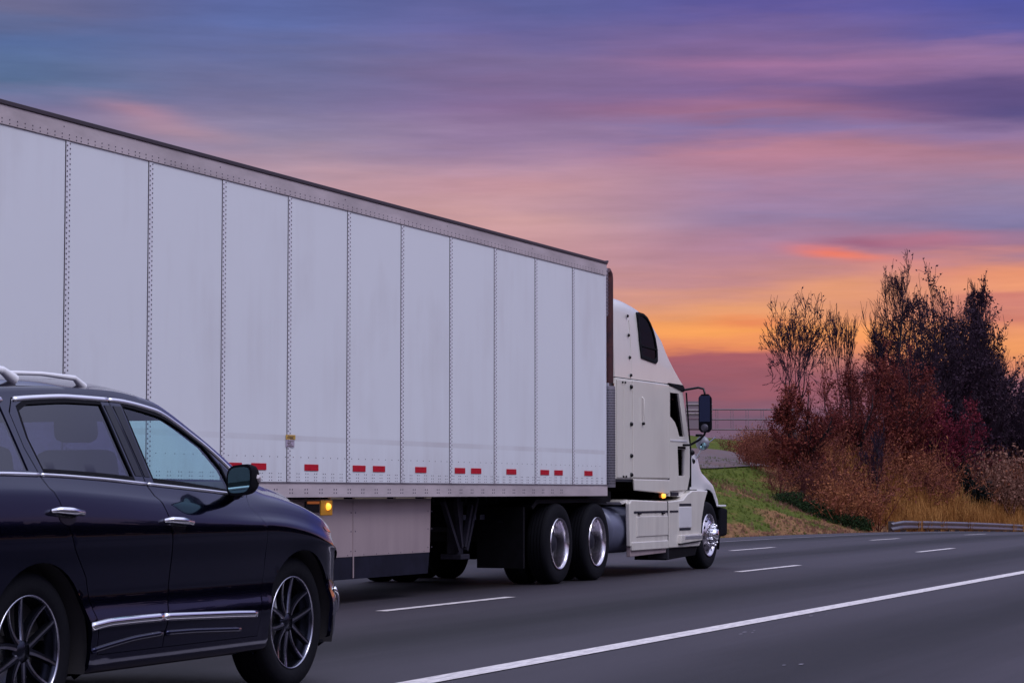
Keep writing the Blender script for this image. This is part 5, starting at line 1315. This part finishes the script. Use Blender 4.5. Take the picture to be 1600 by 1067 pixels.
tree('bushy_tree', 'dark multi stemmed tree right of the clump below the orange sky', 1530, 126, 486, 70, '', 16, leaves=11000, lsize=.08, density=1.1, stems=5, up=.45, first=.03, minr=.014, widen=1.2, dome=0.55)
tree('bushy_tree', 'dark round crowned tree just behind the broad tree with curled leaves', 1506, 122, 422, 58, '', 33, leaves=9000, lsize=.075, density=1.0, stems=3, up=.2, first=.1, minr=.012, widen=1.2, dome=0.65)
tree('bushy_tree', 'dark upright bare thicket tree at the right edge of the picture', 1588, 134, 530, 62, '', 17, leaves=9500, lsize=.085, density=1.2, stems=7, up=.6, first=.0, minr=.015, widen=1.2)
tree('red_tree', 'dense rust red tree in front of the tall trees, centre of the clump', 1398, 104, 520, 88, '', 18, leaves=17000, lsize=.058, lcol='red', density=1.1, stems=4, up=.3, first=.0, widen=1.1, dome=0.45)
tree('red_tree', 'crimson rounded tree on the right flank of the rust red one', 1480, 112, 612, 66, '', 19, leaves=14000, lsize=.058, lcol='crimson', density=1.1, stems=4, up=.15, first=.0, widen=1.15, dome=0.45)
tree('red_tree', 'dusky red low tree beneath the leftmost bare tree', 1258, 90, 592, 62, '', 20, leaves=7000, lsize=.055, lcol='red', density=1.0, stems=3, up=.05, first=.05, widen=1.1, dome=0.5)
tree('red_tree', 'rusty tree between the leftmost bare tree and the big red one', 1332, 98, 556, 56, '', 21, leaves=7500, lsize=.055, lcol='red', density=1.0, stems=3, up=.25, first=.0, widen=1.1, dome=0.5)
tree('sapling', 'thin dark sapling rising out of the orange grass', 1372, 88, 660, 26, '', 22, leaves=0, lcol='dark', trunk_r=.06, density=.5, up=.3, first=.35, minr=.010)
tree('bushy_tree', 'dark trees filling the far right edge behind the tan brush', 1640, 142, 548, 66, '', 25, leaves=7000, lsize=.09, density=1.2, stems=6, up=.6, first=.0, minr=.015, widen=1.1)

# ---- templates for brush and grass, repeated as single masses nobody could count
def burst(rg, h, n_st, spread, leaf_n, lsize, up=.5):
    S = []
    for _ in range(n_st):
        a = rg.uniform(0, 2 * math.pi); el = rg.uniform(.25, 1.0); d = np.array([math.cos(a) * spread * el, math.sin(a) * spread * el, 1.]); d /= np.linalg.norm(d)
        p = np.array([rg.normal() * .12, rg.normal() * .12, 0]) * h; L = h * rg.uniform(.55, 1.05); r = .012 * h
        for i in range(4):
            d = d + rg.normal(size=3) * .16; d /= np.linalg.norm(d); q = p + d * L / 4; S.append((*p, *q, r * (1 - i / 5), r * (1 - (i + 1) / 5)))
            for _k in range(2 if i else 0):
                dd = d + rg.normal(size=3) * .6; dd /= np.linalg.norm(dd); S.append((*q, *(q + dd * L * rg.uniform(.12, .3)), r * .4, r * .2))
            p = q
    S = np.array(S); V, F = seg_mesh(S); idx = rg.integers(0, len(S), leaf_n); b = S[idx, 3:6] + rg.normal(size=(leaf_n, 3)) * .06 * h; b[:, 2] = np.abs(b[:, 2])
    LV, LF = leaf_quads(b, lsize, rg); return np.concatenate([V, LV]), np.concatenate([F, LF + len(V)])
def tussock(rg, h, n, w):
    V = []; F = []
    for _ in range(n):
        a = rg.uniform(0, 2 * math.pi); lean = rg.uniform(.1, .8); L = h * rg.uniform(.6, 1.05); b = np.array([rg.normal() * .12 * h, rg.normal() * .12 * h, 0]); dx = np.array([math.cos(a), math.sin(a), 0]); sx = np.array([-dx[1], dx[0], 0]) * w * rg.uniform(.6, 1.3)
        pts = [b + dx * lean * L * .5 * u ** 2 + np.array([0, 0, L * (u - .22 * u * u * lean)]) for u in (0, .4, .75, 1.0)]; k = len(V)
        for j, p in enumerate(pts): V += [p - sx * (1 - j * .25), p + sx * (1 - j * .25)]
        for j in range(3): F.append((k + 2 * j, k + 2 * j + 1, k + 2 * j + 3, k + 2 * j + 2))
    return np.array(V), np.array(F)
def scatter(name, temps, places, m, seed, kind='stuff', tintf=None):
    rg = np.random.default_rng(seed); VV = []; FF = []; TTt = []; k = 0
    for (x, y, sc) in places:
        V, F = temps[rg.integers(len(temps))]; a = rg.uniform(0, 2 * math.pi); c, s = math.cos(a), math.sin(a); R_ = np.array([[c, -s, 0], [s, c, 0], [0, 0, 1]])
        z = float(gz(x, y)); W_ = (V @ R_.T) * (sc * rg.uniform(.85, 1.15), sc * rg.uniform(.85, 1.15), sc * rg.uniform(.8, 1.2)) + (x, y, z - .05)
        t0 = np.clip((tintf(x, y) if tintf else .5) + rg.normal() * .2, 0, 1); VV.append(W_); FF.append(F + k); TTt.append(np.clip(t0 + rg.normal(size=len(V)) * .08, 0, 1)); k += len(V)
    o = fast_mesh(name, np.concatenate(VV), np.concatenate(FF), m, None, np.concatenate(TTt)); 
    if kind: o['kind'] = kind
    return o
rg = np.random.default_rng(5)
bt = [burst(rg, 1.0, 17, .75, 330, .027) for _ in range(5)]
tf = lambda x, y: .5 + .6 * noise.noise(Vector((x * .22, y * .3, 3.3)))
pl_ = []
while len(pl_) < 760:
    x = rg.uniform(76, 150); e = rg.uniform(1.8, 20)
    if x < 74.5 + 1.35 * e + rg.normal() * .6: continue
    if e < 3.4 and 81 < x < 120: continue
    if math.atan2(ROAD_L + e, x) > rad(16.35 + rg.normal() * .22): continue
    pl_.append((x, ROAD_L + e, rg.uniform(.75, 1.4) * (1.0 + .8 * min(1, max(0, (15.6 - math.degrees(math.atan2(ROAD_L + e, x))) / 2.0)))))
scatter('rust_brush', bt, pl_, LEAF['rust'], 1, tintf=tf)
gt_ = [tussock(rg, 1.0, 46, .012) for _ in range(4)]
pl_ = []
while len(pl_) < 800:
    x = rg.uniform(80, 124); e = rg.uniform(1.3, 6.0)
    if x < 80.5 + 1.6 * e: continue
    pl_.append((x, ROAD_L + e, rg.uniform(.7, 1.25) * (.8 + .12 * e)))
scatter('orange_tall_grass', gt_, pl_, LEAF['orange'], 2, tintf=tf)
# dry verge grass along the asphalt, and short grass on the bank
st_g = [tussock(rg, 1.0, 14, .03) for _ in range(4)]
pl_ = [(rg.uniform(48, 108), ROAD_L + rg.gamma(1.6, .32) + .02, rg.uniform(.07, .17)) for _ in range(2600)]
scatter('dry_verge_grass', st_g, pl_, LEAF['tan'], 3, tintf=lambda x, y: .6)
pl_ = []
while len(pl_) < 5200:
    x = rg.uniform(50, 96); e = rg.uniform(.4, 11)
    if x > 76 + 1.5 * e: continue
    pl_.append((x, ROAD_L + e, rg.uniform(.08, .18)))
scatter('bank_grass', st_g, pl_, LEAF['grass'], 4, tintf=lambda x, y: .40 + .5 * noise.noise(Vector((x * .35, y * .7, 8))))
# dry thin patches on the green bank
pl_ = []
for cx, ce, rr in ((76.5, 5.6, 1.3), (79, 4.2, 1.1), (74, 2.2, 1.4), (81, 3.0, 1.6), (66, 1.4, 1.6), (72, 1.0, 2.2), (85, 1.6, 2.0)):
    for _ in range(240): pl_.append((cx + rg.normal() * rr * 1.3, ROAD_L + max(.1, ce + rg.normal() * rr * .45), rg.uniform(.08, .2)))
scatter('dry_grass_patches', st_g, pl_, LEAF['tan'], 6, tintf=lambda x, y: .55)
# ---- single shrubs
def shrub(name, label, px, D, h, w, lcol, seed, n=3200, ls=.035, group=None, cat='shrub'):
    rg = np.random.default_rng(seed); X, Y = polar(px, D); z0 = float(gz(X, Y)) - .05
    o = bpy.data.objects.new(name, None); COL.objects.link(o); o.location = (X, Y, z0); tag(o, label, cat, group)
    V, F = burst(rg, 1.0, 22, .9, 10, .02); V = V * (w, w, h); fast_mesh('stems', V, F, MT['bark'], o)['kind'] = 'stuff'
    P = rg.normal(size=(n, 3)); P /= np.linalg.norm(P, axis=1, keepdims=True); P *= rg.uniform(.35, 1, (n, 1)) ** .5; P[:, 2] = np.abs(P[:, 2])
    lump = np.array([.8 + .45 * noise.noise(Vector(p * 2.1 + seed)) for p in P])[:, None]; P = P * lump * (w, w, h)
    V, F = leaf_quads(P, ls, rg); t = np.repeat(np.clip(.5 + rg.normal(size=n) * .25, 0, 1), 4); fast_mesh('leaves', V, F, LEAF[lcol], o, t); return o
gname = 'low evergreen shrubs at the foot of the brush'
shrub('evergreen_shrub', 'low dark green shrub at the left end of the row below the red brush', 1232, 82.5, .58, .95, 'ever', 1, group=gname)
shrub('evergreen_shrub', 'low dark green shrub in the middle of the row above the grass bank', 1266, 82.0, .58, .95, 'ever', 2, group=gname)
shrub('evergreen_shrub', 'low dark green shrub right of the middle one in the row', 1300, 81.5, .58, .95, 'ever', 3, group=gname)
shrub('evergreen_shrub', 'low dark green shrub at the right end of the row near the dry grass', 1334, 81.2, .58, .85, 'ever', 4, group=gname)
shrub('conifer_bush', 'almost black pointed evergreen bush between the orange grass and tan brush', 1510, 108, 2.6, 1.5, 'black', 5, n=5200, ls=.07)
for i, (px_, D_, h_, lb) in enumerate(((1556, 112, 3.0, 'pale tan feathery bush left of the pair at the right edge'), (1592, 116, 3.2, 'pale tan feathery bush cut by the right edge above the guardrail'))):
    X, Y = polar(px_, D_); o = bpy.data.objects.new('feathery_bush', None); COL.objects.link(o); z0 = float(gz(X, Y)); o.location = (X, Y, z0); tag(o, lb, 'bush', 'tan feathery bushes above the guardrail')
    r2 = np.random.default_rng(40 + i); V, F = burst(r2, 1.0, 60, .55, 1500, .03); V = V * (h_ * .9, h_ * .9, h_); fast_mesh('stems', V, F, LEAF['tan'], o, np.clip(.5 + r2.normal(size=len(V)) * .2, 0, 1))['kind'] = 'stuff'
# ---- wood on the near side of the road (behind the camera's right shoulder; the car's flank mirrors it)
tw = []
for _ in range(4):
    n = 520; P = rg.normal(size=(n, 3)); P /= np.linalg.norm(P, axis=1, keepdims=True); P *= rg.uniform(.3, 1, (n, 1)) ** .6; P = P * (2.6, 2.6, 3.6) + (0, 0, 4.6)
    V, F = leaf_quads(P, .55, rg); S = np.array([(0, 0, 0, 0, 0, 5, .18, .08)] + [(0, 0, 2 + k * .3, *(rg.normal(size=3) * 1.3 + (0, 0, 5)), .06, .02) for k in range(8)]); V1, F1 = seg_mesh(S); tw.append((np.concatenate([V, V1]), np.concatenate([F, F1 + len(V)])))
pl_ = [(rg.uniform(-90, 60), rg.uniform(-44, -24), rg.uniform(.65, 1.15)) for _ in range(200)] + [(rg.uniform(50, 330), rg.uniform(-34, -17), rg.uniform(.75, 1.25)) for _ in range(430)]
scatter('woodland', tw, pl_, LEAF['wood'], 7)
